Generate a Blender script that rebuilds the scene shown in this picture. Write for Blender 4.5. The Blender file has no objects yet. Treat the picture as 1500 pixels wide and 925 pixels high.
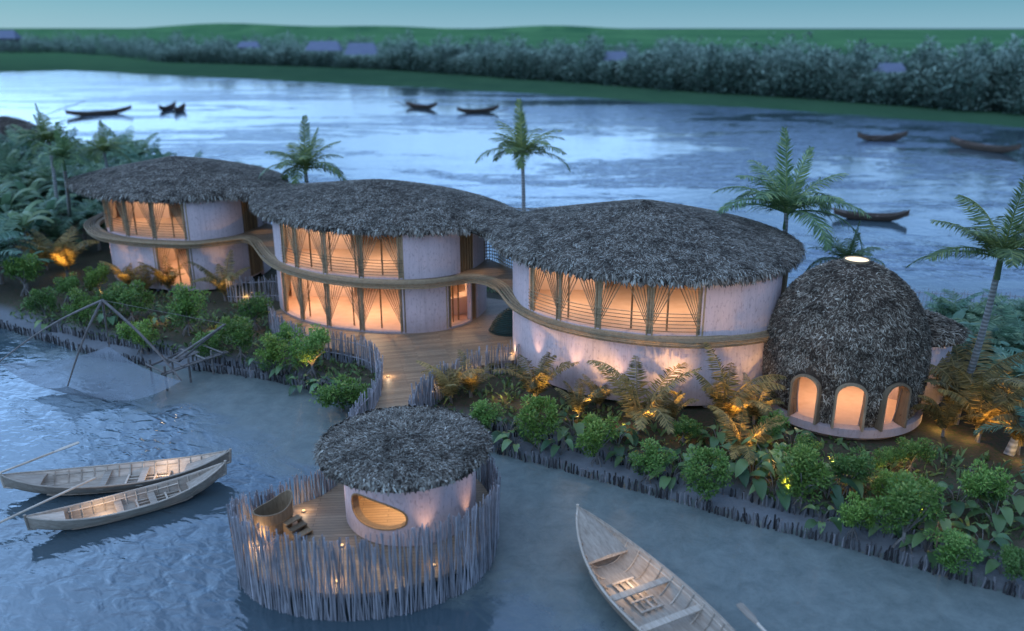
import bpy, math, random
import numpy as np
from mathutils import Vector, Matrix

random.seed(11)
rng = np.random.default_rng(11)
C = bpy.context.scene.collection
R = math.radians
PI = math.pi

# ------------------------------------------------------------------ camera numbers
F_PX, CAM_H, CX, CY = 1232.0, 17.5, 750.0, 462.5
PITCH = math.atan((CY - 41) / F_PX)


def at(px, py, z=0.0):
    """where the sight line through a photo point meets the height z"""
    u = (px - CX) / F_PX
    v = (py - CY) / F_PX
    fw = math.cos(PITCH) - v * math.sin(PITCH)
    dn = math.sin(PITCH) + v * math.cos(PITCH)
    t = (CAM_H - z) / dn
    return (u * t, fw * t)


def px_of(x, y, z):
    d = y * math.cos(PITCH) + (CAM_H - z) * math.sin(PITCH)
    return CX + F_PX * x / d


# ------------------------------------------------------------------ mesh buffer
class MB:
    def __init__(s):
        s.v = []; s.f = []; s.r = []; s.n = 0

    def add(s, verts, faces, r=None):
        verts = np.asarray(verts, float).reshape(-1, 3)
        k = s.n
        s.v.append(verts)
        if isinstance(faces, np.ndarray):
            s.f += (faces + k).tolist()
        else:
            s.f += [tuple(i + k for i in f) for f in faces]
        if r is None:
            r = random.random()
        s.r.append(np.broadcast_to(np.asarray(r, float), (len(verts),)).copy())
        s.n += len(verts)

    def box(s, c, size, rz=0.0, r=None):
        sx, sy, sz = [a / 2 for a in size]
        v = np.array([[x, y, z] for x in (-sx, sx) for y in (-sy, sy) for z in (-sz, sz)])
        ca, sa = math.cos(rz), math.sin(rz)
        x = v[:, 0] * ca - v[:, 1] * sa; y = v[:, 0] * sa + v[:, 1] * ca
        v = np.stack([x, y, v[:, 2]], 1) + np.array(c)
        s.add(v, [(0, 1, 3, 2), (4, 6, 7, 5), (0, 4, 5, 1), (2, 3, 7, 6), (0, 2, 6, 4), (1, 5, 7, 3)], r)

    def tube(s, pts, rad, n=6, r=None, caps=True):
        pts = np.asarray(pts, float)
        m = len(pts)
        rad = np.broadcast_to(np.asarray(rad, float), (m,))
        T = np.gradient(pts, axis=0)
        T /= np.linalg.norm(T, axis=1)[:, None] + 1e-9
        ref = np.array([0, 0, 1.0])
        if abs(T[:, 2]).mean() > .8:
            ref = np.array([1.0, 0, 0])
        U = np.cross(T, ref); U /= np.linalg.norm(U, axis=1)[:, None] + 1e-9
        V = np.cross(U, T)
        a = np.arange(n) * 2 * PI / n
        ring = pts[:, None, :] + rad[:, None, None] * (np.cos(a)[None, :, None] * U[:, None, :] + np.sin(a)[None, :, None] * V[:, None, :])
        f = []
        for i in range(m - 1):
            for j in range(n):
                k = (j + 1) % n
                f.append((i * n + j, i * n + k, (i + 1) * n + k, (i + 1) * n + j))
        if caps:
            f.append(tuple(range(n))[::-1]); f.append(tuple((m - 1) * n + j for j in range(n)))
        s.add(ring.reshape(-1, 3), f, r)

    def loft(s, rows, closed=False, r=None):
        """rows: list of equal length point rows"""
        rows = [np.asarray(q, float) for q in rows]
        n = len(rows[0]); f = []
        for i in range(len(rows) - 1):
            for j in range(n if closed else n - 1):
                k = (j + 1) % n
                f.append((i * n + j, i * n + k, (i + 1) * n + k, (i + 1) * n + j))
        s.add(np.concatenate(rows), f, r)

    def build(s, name, m, parent=None, smooth=False, base=None):
        me = bpy.data.meshes.new(name)
        if s.n == 0:
            s.add([(0, 0, -50), (0.01, 0, -50), (0, .01, -50)], [(0, 1, 2)])
        v = np.concatenate(s.v)
        me.from_pydata(v.tolist(), [], s.f)
        at_ = me.attributes.new('rnd', 'FLOAT', 'POINT')
        at_.data.foreach_set('value', np.concatenate(s.r).astype(np.float32))
        if smooth:
            me.polygons.foreach_set('use_smooth', [True] * len(me.polygons))
        me.materials.append(m)
        me.update()
        o = bpy.data.objects.new(name, me)
        C.objects.link(o)
        if parent is not None:
            o.parent = parent
            if base is not None:
                o.matrix_parent_inverse = Matrix.Translation(-Vector(base))
        return o


def nrm(a):
    return a / (np.linalg.norm(a, axis=-1, keepdims=True) + 1e-9)


def blades(mb, P, D, N, L, W, lift=.15, r=None):
    """many tapering leaf blades at once"""
    P = np.asarray(P, float); n = len(P)
    D = nrm(D); Wd = nrm(np.cross(N, D)); N = nrm(np.cross(D, Wd))
    L = np.broadcast_to(np.asarray(L, float), (n,))[:, None]
    W = np.broadcast_to(np.asarray(W, float), (n,))[:, None]
    lift = np.broadcast_to(np.asarray(lift, float), (n,))[:, None]
    m = P + D * L * .55 + N * L * lift
    V = np.stack([P - Wd * W * .3, P + Wd * W * .3, m + Wd * W * .5, m - Wd * W * .5, P + D * L], 1).reshape(-1, 3)
    k = np.arange(n) * 5
    q = np.stack([k, k + 1, k + 2, k + 3], 1).tolist()
    t = np.stack([k + 3, k + 2, k + 4], 1).tolist()
    if r is None:
        r = rng.random(n)
    s = mb.n
    mb.v.append(V); mb.n += len(V)
    mb.f += [tuple(i + s for i in f) for f in q] + [tuple(i + s for i in f) for f in t]
    mb.r.append(np.repeat(np.broadcast_to(r, (n,)), 5))


# ------------------------------------------------------------------ objects
def tag(o, label=None, cat=None, group=None, kind=None):
    if label: o['label'] = label
    if cat: o['category'] = cat
    if group: o['group'] = group
    if kind: o['kind'] = kind
    return o


def thing(name, label, cat, loc=(0, 0, 0), rz=0.0, group=None):
    o = bpy.data.objects.new(name, None)
    o.empty_display_size = .3
    C.objects.link(o)
    o.location = loc; o.rotation_euler = (0, 0, rz)
    return tag(o, label, cat, group)


def dup(root, loc, rz=0.0, scale=1.0, label=None):
    r = root.copy(); C.objects.link(r)
    r.location = loc; r.rotation_euler = (0, 0, rz)
    r.scale = (scale,) * 3 if not isinstance(scale, tuple) else scale
    if label: r['label'] = label
    for ch in list(root.children):
        c = ch.copy(); C.objects.link(c); c.parent = r
        for g in list(ch.children):
            d = g.copy(); C.objects.link(d); d.parent = c
    return r


# ------------------------------------------------------------------ materials
class NT:
    def __init__(s, name):
        s.m = bpy.data.materials.new(name); s.m.use_nodes = True
        s.t = s.m.node_tree; s.b = s.t.nodes['Principled BSDF']; s.out = s.t.nodes['Material Output']

    def n(s, kind, **kw):
        x = s.t.nodes.new(kind)
        for k, v in kw.items():
            if k.startswith('i_'):
                key = k[2:]
                x.inputs[int(key) if key.isdigit() else key.replace('_', ' ')].default_value = v
            else:
                setattr(x, k, v)
        return x

    def l(s, a, b):
        s.t.links.new(a, b)

    def coord(s, scale=(1, 1, 1), kind='Object', rot=(0, 0, 0)):
        tc = s.n('ShaderNodeTexCoord'); mp = s.n('ShaderNodeMapping')
        mp.inputs['Scale'].default_value = scale; mp.inputs['Rotation'].default_value = rot
        s.l(tc.outputs[kind], mp.inputs['Vector'])
        return mp.outputs['Vector']

    def world(s, scale=(1, 1, 1), rot=(0, 0, 0)):
        g = s.n('ShaderNodeNewGeometry'); mp = s.n('ShaderNodeMapping')
        mp.inputs['Scale'].default_value = scale; mp.inputs['Rotation'].default_value = rot
        s.l(g.outputs['Position'], mp.inputs['Vector'])
        return mp.outputs['Vector']

    def noise(s, vec, scale, detail=4, rough=.6, dist=0.0):
        x = s.n('ShaderNodeTexNoise'); x.inputs['Scale'].default_value = scale
        x.inputs['Detail'].default_value = detail; x.inputs['Roughness'].default_value = rough
        x.inputs['Distortion'].default_value = dist
        s.l(vec, x.inputs['Vector'])
        return x.outputs['Fac']

    def ramp(s, fac, stops):
        x = s.n('ShaderNodeValToRGB'); e = x.color_ramp.elements
        while len(e) < len(stops): e.new(.5)
        for q, (p, c) in zip(e, stops):
            q.position = p; q.color = (c[0], c[1], c[2], 1) if not isinstance(c, (int, float)) else (c, c, c, 1)
        s.l(fac, x.inputs['Fac'])
        return x.outputs['Color']

    def mix(s, fac, a, b, mode='MIX'):
        x = s.n('ShaderNodeMix'); x.data_type = 'RGBA'; x.blend_type = mode
        for src, i in ((fac, 0), (a, 6), (b, 7)):
            if hasattr(src, 'links'): s.l(src, x.inputs[i])
            elif isinstance(src, (int, float)): x.inputs[i].default_value = src
            else: x.inputs[i].default_value = (src[0], src[1], src[2], 1)
        return x.outputs[2]

    def math(s, op, a, b=None):
        x = s.n('ShaderNodeMath'); x.operation = op
        for i, v in enumerate((a, b)):
            if v is None: continue
            if hasattr(v, 'links'): s.l(v, x.inputs[i])
            else: x.inputs[i].default_value = v
        return x.outputs[0]

    def attr(s):
        x = s.n('ShaderNodeAttribute'); x.attribute_name = 'rnd'
        return x.outputs['Fac']

    def objrnd(s):
        return s.n('ShaderNodeObjectInfo').outputs['Random']

    def bump(s, h, strength=.3, dist=.05):
        x = s.n('ShaderNodeBump'); x.inputs['Strength'].default_value = strength; x.inputs['Distance'].default_value = dist
        s.l(h, x.inputs['Height']); s.l(x.outputs['Normal'], s.b.inputs['Normal'])

    def done(s, col=None, rough=.8, spec=.3):
        if col is not None:
            if hasattr(col, 'links'): s.l(col, s.b.inputs['Base Color'])
            else: s.b.inputs['Base Color'].default_value = (*col, 1)
        if hasattr(rough, 'links'): s.l(rough, s.b.inputs['Roughness'])
        else: s.b.inputs['Roughness'].default_value = rough
        s.b.inputs['Specular IOR Level'].default_value = spec
        return s.m


M = {}


def m_plaster():
    t = NT('lavender_plaster')
    w = t.world((1, 1, .45))
    fleck = t.ramp(t.noise(w, 10.5, 2, .5), [(.57, 0), (.70, 1)])
    big = t.noise(t.world((1, 1, .5)), .9, 5)
    col = t.mix(big, (.57, .44, .42), (.74, .58, .55))
    w2 = t.world((1, 1, .25))
    fine = t.noise(w2, 22, 3)
    col = t.mix(t.math('MULTIPLY', fine, .5), col, (.43, .33, .32))
    col = t.mix(t.math('MULTIPLY', fleck, .42), col, (.25, .17, .16))
    strk = t.ramp(t.noise(t.world((2.2, 2.2, .10)), 2.4, 5, .7), [(.48, 0), (.72, 1)])
    col = t.mix(t.math('MULTIPLY', strk, .38), col, (.30, .22, .20))
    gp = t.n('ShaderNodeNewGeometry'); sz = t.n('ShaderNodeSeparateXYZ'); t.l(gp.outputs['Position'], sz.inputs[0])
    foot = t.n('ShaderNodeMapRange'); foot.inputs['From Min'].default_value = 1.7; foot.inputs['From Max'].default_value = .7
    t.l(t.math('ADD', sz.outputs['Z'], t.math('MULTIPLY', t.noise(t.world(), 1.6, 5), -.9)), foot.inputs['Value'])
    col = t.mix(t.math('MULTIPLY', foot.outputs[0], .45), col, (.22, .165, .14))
    t.bump(t.noise(w, 11, 5), .5, .04)
    M['plaster'] = t.done(col, .9, .2)
    t = NT('warm_plaster')
    col = t.mix(t.noise(t.world(), 1.6, 5), (.50, .36, .29), (.64, .48, .40))
    t.bump(t.noise(t.world(), 9, 5), .3, .03)
    M['warm_plaster'] = t.done(col, .85, .2)
    t = NT('terracotta_floor')
    col = t.mix(t.noise(t.world(), 2.2, 6), (.48, .30, .22), (.66, .47, .38))
    M['floor'] = t.done(col, .7, .2)


def m_thatch(name, stops, tone=(1, 1, 1)):
    t = NT(name)
    a = t.attr()
    col = t.ramp(a, stops)
    big = t.ramp(t.noise(t.world((1, 1, 1.6)), 1.15, 5, .7, .5), [(.34, .42), (.52, 1.0), (.68, 1.5)])
    col = t.mix(1.0, col, big, 'MULTIPLY')
    M[name] = t.done(col, .9, .08)


def m_wood(name, c1, c2, c3=None, scale=(1, 1, 1), ns=6, rough=.7, world=False, rnd=True):
    t = NT(name)
    vec = t.world(scale) if world else t.coord(scale)
    col = t.mix(t.ramp(t.noise(vec, ns, 6, .65, .5), [(.3, 0), (.7, 1)]), c1, c2)
    if rnd:
        k = t.math('ADD', t.math('MULTIPLY', t.math('FRACT', t.math('ADD', t.attr(), t.objrnd())), .75), .62)
        col = t.mix(1.0, col, t.ramp(t.math('MULTIPLY', k, .7), [(0, 0), (1, 1.45)]), 'MULTIPLY')
    t.bump(t.noise(vec, ns * 2, 5), .35, .02)
    M[name] = t.done(col, rough, .3)


def m_planks(name, c1, c2, c3, w=.16, ln=2.4, rot=0.0):
    t = NT(name)
    vec = t.world((1, 1, 1), (0, 0, rot))
    b = t.n('ShaderNodeTexBrick'); b.offset = .37
    b.inputs['Scale'].default_value = 1; b.inputs['Brick Width'].default_value = ln; b.inputs['Row Height'].default_value = w
    b.inputs['Mortar Size'].default_value = .008; b.inputs['Mortar Smooth'].default_value = .3; b.inputs['Bias'].default_value = 0
    b.inputs['Color1'].default_value = (*c1, 1); b.inputs['Color2'].default_value = (*c2, 1); b.inputs['Mortar'].default_value = (.015, .012, .01, 1)
    t.l(vec, b.inputs['Vector'])
    v2 = t.world((.6, 7, 1), (0, 0, rot))
    g = t.noise(v2, 3.0, 6, .7, .3)
    col = t.mix(t.ramp(g, [(.35, 0), (.7, .8)]), b.outputs['Color'], c3)
    t.bump(b.outputs['Fac'], -.5, .01)
    M[name] = t.done(col, .55, .35)


def m_leaf(name, c1, c2, c3, rough=.5, trans=.25, bluish=None):
    t = NT(name)
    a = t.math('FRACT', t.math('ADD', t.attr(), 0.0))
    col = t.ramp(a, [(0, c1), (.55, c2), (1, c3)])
    k = t.math('ADD', t.math('MULTIPLY', t.objrnd(), .5), .75)
    cc = t.n('ShaderNodeCombineColor')
    for i in range(3): t.l(k, cc.inputs[i])
    col = t.mix(1.0, col, cc.outputs[0], 'MULTIPLY')
    yw = t.mix(1.0, col, (1.55, 1.12, .62), 'MULTIPLY')
    col = t.mix(t.math('MULTIPLY', t.math('FRACT', t.math('MULTIPLY', t.objrnd(), 7.3)), .6), col, yw)
    t.done(col, rough, .35)
    tr = t.n('ShaderNodeBsdfTranslucent'); t.l(col, tr.inputs['Color'])
    mx = t.n('ShaderNodeMixShader'); mx.inputs[0].default_value = trans
    t.l(t.b.outputs[0], mx.inputs[1]); t.l(tr.outputs[0], mx.inputs[2]); t.l(mx.outputs[0], t.out.inputs['Surface'])
    M[name] = t.m


def m_ground():
    t = NT('garden_soil')
    w = t.world()
    n1 = t.noise(w, .8, 6, .65); n2 = t.noise(w, 6, 6, .7)
    g = t.n('ShaderNodeNewGeometry'); sp = t.n('ShaderNodeSeparateXYZ'); t.l(g.outputs['Position'], sp.inputs[0])
    hi = t.n('ShaderNodeMapRange'); hi.inputs['From Min'].default_value = .18; hi.inputs['From Max'].default_value = .42
    t.l(sp.outputs['Z'], hi.inputs['Value'])
    mud = t.mix(n2, (.105, .115, .12), (.20, .205, .205))
    soil = t.mix(n1, (.04, .03, .022), (.12, .085, .055))
    soil = t.mix(t.ramp(n2, [(.45, 0), (.62, 1)]), soil, (.035, .055, .02))
    col = t.mix(hi.outputs[0], mud, soil)
    t.bump(n2, .6, .08)
    M['soil'] = t.done(col, .85, .2)
    t = NT('far_grass')
    w = t.world((1, .35, 1))
    col = t.mix(t.ramp(t.noise(w, .006, 6, .6, .5), [(.35, 0), (.65, 1)]), (.05, .13, .055), (.105, .22, .085))
    col = t.mix(t.ramp(t.noise(t.world(), .06, 5), [(.4, 0), (.75, .6)]), col, (.03, .09, .05))
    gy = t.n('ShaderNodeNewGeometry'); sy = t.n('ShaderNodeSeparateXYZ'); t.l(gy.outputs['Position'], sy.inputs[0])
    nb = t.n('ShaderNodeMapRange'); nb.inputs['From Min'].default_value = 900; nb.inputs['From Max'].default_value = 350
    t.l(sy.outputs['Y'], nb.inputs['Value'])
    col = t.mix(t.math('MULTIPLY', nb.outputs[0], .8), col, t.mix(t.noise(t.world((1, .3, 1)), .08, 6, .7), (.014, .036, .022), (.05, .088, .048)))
    M['grass'] = t.done(col, 1.0, .0)


def m_water():
    t = NT('river_water')
    w = t.world()
    g = t.n('ShaderNodeNewGeometry'); sp = t.n('ShaderNodeSeparateXYZ'); t.l(g.outputs['Position'], sp.inputs[0])
    X, Y = sp.outputs['X'], sp.outputs['Y']
    # murky shallows off the island, uneven edge; villa reflections painted into their grey
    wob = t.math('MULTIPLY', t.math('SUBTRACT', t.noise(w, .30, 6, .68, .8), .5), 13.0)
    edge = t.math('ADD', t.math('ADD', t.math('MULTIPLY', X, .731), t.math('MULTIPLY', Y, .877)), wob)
    murk_refl_a = t.n('ShaderNodeMapRange'); murk_refl_a.inputs['From Min'].default_value = 18.7; murk_refl_a.inputs['From Max'].default_value = 22.0
    t.l(edge, murk_refl_a.inputs['Value'])
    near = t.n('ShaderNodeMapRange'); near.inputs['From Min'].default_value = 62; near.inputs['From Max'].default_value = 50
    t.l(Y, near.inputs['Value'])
    silt = t.math('MULTIPLY', murk_refl_a.outputs[0], near.outputs[0])
    # wind patches on the open river
    w2 = t.world((.5, 1.5, 1))
    wn_ = t.math('ADD', t.noise(w2, .028, 7, .66, 1.1), t.math('MULTIPLY', t.math('SUBTRACT', t.noise(t.world((.6, 1.3, 1)), .34, 4, .7), .5), .30))
    rgt = t.n('ShaderNodeMapRange'); rgt.inputs['From Min'].default_value = 0; rgt.inputs['From Max'].default_value = 40; rgt.inputs['To Max'].default_value = .03
    t.l(X, rgt.inputs['Value'])
    wn_ = t.math('ADD', wn_, rgt.outputs[0])
    wind = t.ramp(wn_, [(.505, 0), (.545, 1)])
    far = t.n('ShaderNodeMapRange'); far.inputs['From Min'].default_value = 48; far.inputs['From Max'].default_value = 64
    t.l(Y, far.inputs['Value'])
    wind = t.math('MULTIPLY', wind, far.outputs[0])
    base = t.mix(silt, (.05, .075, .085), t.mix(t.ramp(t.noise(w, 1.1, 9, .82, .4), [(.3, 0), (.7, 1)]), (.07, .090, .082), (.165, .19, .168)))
    base = t.mix(t.math('MULTIPLY', wind, .6), base, (.09, .125, .185))  # darker sky reflection of the ruffled patches, painted into the base colour
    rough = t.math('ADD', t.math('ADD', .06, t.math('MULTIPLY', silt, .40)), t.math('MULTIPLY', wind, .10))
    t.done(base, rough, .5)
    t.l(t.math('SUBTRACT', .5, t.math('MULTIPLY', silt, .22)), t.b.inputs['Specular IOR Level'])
    t.b.inputs['IOR'].default_value = 1.72
    # ripples
    wv = t.world((1.0, 1.0, 1), (0, 0, R(28)))
    mp = t.n('ShaderNodeMapping'); mp.inputs['Scale'].default_value = (.8, 1.35, 1); t.l(wv, mp.inputs['Vector'])
    h1 = t.noise(mp.outputs['Vector'], 1.5, 2, .45, .5)
    h2 = t.noise(w, .33, 3, .5, .3)
    h = t.math('ADD', t.math('MULTIPLY', h1, .85), t.math('MULTIPLY', h2, .8))
    h3 = t.noise(w, 9, 3, .6)
    h = t.math('ADD', h, t.math('MULTIPLY', h3, t.math('ADD', .03, t.math('MULTIPLY', silt, .42))))
    # calmer far away
    amp = t.n('ShaderNodeMapRange'); amp.inputs['From Min'].default_value = 25; amp.inputs['From Max'].default_value = 150
    amp.inputs['To Min'].default_value = .42; amp.inputs['To Max'].default_value = .03
    t.l(Y, amp.inputs['Value'])
    a2 = t.math('MULTIPLY', amp.outputs[0], t.math('SUBTRACT', 1.0, t.math('MULTIPLY', silt, .72)))
    a2 = t.math('MULTIPLY', a2, t.math('ADD', .15, t.math('MULTIPLY', t.ramp(t.noise(w, .11, 3, .5, .5), [(.36, 0), (.66, 1)]), 1.15)))
    bp = t.n('ShaderNodeBump'); bp.inputs['Distance'].default_value = .22
    t.l(a2, bp.inputs['Strength']); t.l(h, bp.inputs['Height']); 
    h5 = t.noise(t.world((.62, .95, 1), (0, 0, R(-12))), .62, 3, .55, .7)
    bp2 = t.n('ShaderNodeBump'); bp2.inputs['Distance'].default_value = 1.0
    t.l(t.math('ADD', t.math('MULTIPLY', wind, .40), t.math('MULTIPLY', far.outputs[0], .035)), bp2.inputs['Strength'])
    t.l(h5, bp2.inputs['Height']); t.l(bp.outputs['Normal'], bp2.inputs['Normal']); t.l(bp2.outputs['Normal'], t.b.inputs['Normal'])
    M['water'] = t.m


def m_misc():
    t = NT('fishing_net')
    t.done((.19, .21, .225), .9, .1)
    tp = t.n('ShaderNodeBsdfTransparent'); mx = t.n('ShaderNodeMixShader')
    k = t.math('ADD', t.math('MULTIPLY', t.noise(t.world(), 1.2, 5), .4), .38)
    t.l(k, mx.inputs[0]); t.l(tp.outputs[0], mx.inputs[1]); t.l(t.b.outputs[0], mx.inputs[2]); t.l(mx.outputs[0], t.out.inputs['Surface'])
    M['net'] = t.m
    t = NT('lit_skylight')
    e = t.n('ShaderNodeEmission'); e.inputs['Color'].default_value = (1, .84, .62, 1); e.inputs['Strength'].default_value = 1.6
    t.l(e.outputs[0], t.out.inputs['Surface']); M['skylight'] = t.m
    t = NT('lit_lamp_glass')
    e = t.n('ShaderNodeEmission'); e.inputs['Color'].default_value = (1, .62, .28, 1); e.inputs['Strength'].default_value = 2.2
    t.l(e.outputs[0], t.out.inputs['Surface']); M['lamp'] = t.m
    t = NT('dark_green_weave')
    b = t.n('ShaderNodeTexWave'); b.bands_direction = 'Z'; b.inputs['Scale'].default_value = 3.2; b.inputs['Distortion'].default_value = .8
    t.l(t.coord(), b.inputs['Vector'])
    t.bump(b.outputs['Fac'], .9, .06)
    M['green_weave'] = t.done(t.mix(b.outputs['Fac'], (.004, .014, .011), (.02, .055, .042)), .5, .4)
    t = NT('pale_farm_roof')
    M['farm_roof'] = t.done(t.mix(t.noise(t.world(), .4, 3), (.12, .14, .19), (.19, .205, .26)), .9, .1)
    t = NT('farm_wall')
    M['farm_wall'] = t.done(t.mix(t.noise(t.world(), .6, 3), (.10, .10, .10), (.15, .14, .14)), .9, .1)
    t = NT('palm_bark')
    w = t.n('ShaderNodeTexWave'); w.bands_direction = 'Z'; w.inputs['Scale'].default_value = 1.6; w.inputs['Distortion'].default_value = 1.5
    t.l(t.coord(), w.inputs['Vector'])
    col = t.mix(w.outputs['Fac'], (.20, .19, .17), (.42, .40, .37))
    col = t.mix(t.ramp(t.noise(t.coord(), 3, 5), [(.4, 0), (.7, .7)]), col, (.17, .16, .14))
    t.bump(w.outputs['Fac'], .4, .03)
    M['bark'] = t.done(col, .85, .2)


m_plaster(); m_ground(); m_water(); m_misc()
TH = [(0, (.036, .028, .022)), (.28, (.100, .080, .062)), (.55, (.215, .185, .145)), (.80, (.345, .315, .255)), (1, (.50, .48, .40))]
m_thatch('thatch', TH)
m_thatch('dark_thatch', [(p, (c[0] * 1.0, c[1] * .90, c[2] * .82)) for p, c in TH])
m_wood('bamboo', (.22, .145, .075), (.36, .25, .14), scale=(1, 1, 1), ns=5, world=True)
m_wood('door_wood', (.20, .11, .045), (.34, .20, .09), scale=(3, 3, .5), ns=5, world=True)
m_wood('stake', (.19, .175, .175), (.36, .335, .34), scale=(1, 1, .25), ns=9)
t = NT('wet_stake')
_c = t.ramp(t.math('FRACT', t.math('ADD', t.objrnd(), t.attr())), [(0, (.022, .020, .020)), (.55, (.07, .064, .062)), (1, (.24, .225, .22))])
t.bump(t.noise(t.coord((1, 1, .25)), 20, 4), .3, .02); M['wet_stake'] = t.done(_c, .8, .2)
m_wood('boat_wood', (.29, .225, .165), (.50, .415, .32), scale=(.35, 3, 2), ns=4)
m_wood('dark_boat', (.05, .034, .026), (.13, .088, .062), scale=(.35, 3, 2), ns=4)
m_wood('tub_wood', (.17, .115, .065), (.30, .21, .125), scale=(4, 4, .4), ns=4)
m_wood('pole_wood', (.10, .085, .075), (.22, .19, .165), ns=5)
m_wood('twig', (.12, .10, .085), (.24, .21, .18), ns=6)
m_planks('deck', (.25, .155, .085), (.40, .27, .155), (.15, .10, .065), .17, 2.6, R(-14))
m_planks('hut_deck', (.25, .165, .095), (.37, .26, .16), (.15, .105, .07), .17, 2.6, R(-4))
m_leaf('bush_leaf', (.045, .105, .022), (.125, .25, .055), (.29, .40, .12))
m_leaf('palm_leaf', (.04, .085, .035), (.10, .18, .07), (.25, .31, .11), .45)
m_leaf('garden_palm_leaf', (.075, .070, .028), (.22, .18, .07), (.42, .32, .13), .5, .4)
m_leaf('broad_leaf', (.045, .10, .045), (.10, .19, .085), (.18, .28, .13), .4)
m_leaf('jungle_leaf', (.055, .12, .08), (.125, .245, .165), (.24, .36, .25), .5, .4)
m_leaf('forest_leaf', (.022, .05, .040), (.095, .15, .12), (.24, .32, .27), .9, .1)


# ------------------------------------------------------------------ curves
def catmull(pts, n, closed):
    P = np.asarray(pts, float); m = len(P); out = []
    segs = m if closed else m - 1
    for i in range(segs):
        if closed:
            p0, p1, p2, p3 = P[(i - 1) % m], P[i], P[(i + 1) % m], P[(i + 2) % m]
        else:
            p1, p2 = P[i], P[i + 1]
            p0 = P[i - 1] if i > 0 else 2 * p1 - p2
            p3 = P[i + 2] if i + 2 < m else 2 * p2 - p1
        for k in range(12):
            t = k / 12.0
            out.append(.5 * ((2 * p1) + (-p0 + p2) * t + (2 * p0 - 5 * p1 + 4 * p2 - p3) * t * t + (-p0 + 3 * p1 - 3 * p2 + p3) * t ** 3))
    if not closed: out.append(P[-1])
    return resample(np.array(out), n, closed)


def resample(Q, n, closed=False):
    Q = np.asarray(Q, float)
    if closed: Q = np.vstack([Q, Q[:1]])
    d = np.r_[0, np.cumsum(np.linalg.norm(np.diff(Q, axis=0), axis=1))]
    s = np.linspace(0, d[-1], n + 1)[:-1] if closed else np.linspace(0, d[-1], n)
    return np.stack([np.interp(s, d, Q[:, k]) for k in range(Q.shape[1])], 1)


def length(Q):
    Q = np.asarray(Q, float)
    return np.linalg.norm(np.diff(Q, axis=0), axis=1).sum()


def v3(P2, z):
    P2 = np.asarray(P2, float)
    return np.c_[P2, np.broadcast_to(z, (len(P2),))]


class Plan:
    """closed outline, counter-clockwise"""
    def __init__(s, pts, n=320):
        s.p = catmull(pts, n, True); s.n = n
        T = np.roll(s.p, -1, 0) - np.roll(s.p, 1, 0)
        T = nrm(T)
        s.nv = np.stack([T[:, 1], -T[:, 0]], 1)
        s.T = T
        s.step = length(np.vstack([s.p, s.p[:1]])) / n
        s.c = s.p.mean(0)

    def idx(s, px, z):
        best, bi = 1e9, 0
        for i in range(s.n):
            if (s.nv[i] * s.p[i]).sum() > 0: continue
            d = abs(px_of(s.p[i, 0], s.p[i, 1], z) - px)
            if d < best: best, bi = d, i
        return bi

    def arc(s, a, b, off=0.0):
        """indices a..b going counter-clockwise"""
        if b < a: b += s.n
        k = np.arange(a, b + 1) % s.n
        return s.p[k] + s.nv[k] * off

    def at(s, i, off=0.0):
        f = i % s.n; k = int(f); g = f - k; j = (k + 1) % s.n
        return (s.p[k] * (1 - g) + s.p[j] * g) + (s.nv[k] * (1 - g) + s.nv[j] * g) * off


def wall(mb, plan, a, b, z0, z1, th=.26, off=0.0, r=.5):
    o = plan.arc(a, b, off); i = plan.arc(a, b, off - th)
    mb.loft([v3(o, z0), v3(o, z1), v3(i, z1), v3(i, z0), v3(o, z0)], r=r)
    for k in (0, -1):
        q = np.array([[*o[k], z0], [*o[k], z1], [*i[k], z1], [*i[k], z0]])
        mb.add(q, [(0, 1, 2, 3)], r)


def slab(mb, poly, z0, z1, r=.5):
    n = len(poly)
    mb.add(np.vstack([v3(poly, z1), v3(poly, z0)]), [tuple(range(n)), tuple(range(2 * n - 1, n - 1, -1))] +
           [(i, i + n, (i + 1) % n + n, (i + 1) % n) for i in range(n)], r)


def inside(poly, X, Y):
    poly = np.asarray(poly); r = np.zeros(X.shape, bool); n = len(poly)
    for i in range(n):
        x0, y0 = poly[i]; x1, y1 = poly[(i + 1) % n]
        if y0 == y1: continue
        c = ((y0 > Y) != (y1 > Y)) & (X < (x1 - x0) * (Y - y0) / (y1 - y0) + x0)
        r ^= c
    return r


def sdist(poly, X, Y):
    """signed distance, positive inside"""
    poly = np.asarray(poly, float); d = np.full(X.shape, 1e9)
    for i in range(len(poly)):
        a = poly[i]; b = poly[(i + 1) % len(poly)]; e = b - a
        t = np.clip(((X - a[0]) * e[0] + (Y - a[1]) * e[1]) / (e @ e + 1e-9), 0, 1)
        d = np.minimum(d, np.hypot(X - a[0] - t * e[0], Y - a[1] - t * e[1]))
    return np.where(inside(poly, X, Y), d, -d)


# ------------------------------------------------------------------ the setting: sky, ground, water
scene = bpy.context.scene
cam = bpy.data.cameras.new('camera'); cam_o = bpy.data.objects.new('camera', cam); C.objects.link(cam_o)
cam_o.location = (0, 0, CAM_H); cam_o.rotation_euler = (PI / 2 - PITCH, 0, 0)
cam.sensor_width = 36; cam.lens = 36 * F_PX / 1500
cam.clip_start = .2; cam.clip_end = 60000
cam.dof.use_dof = True; cam.dof.focus_distance = 36; cam.dof.aperture_fstop = .16
scene.camera = cam_o

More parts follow.
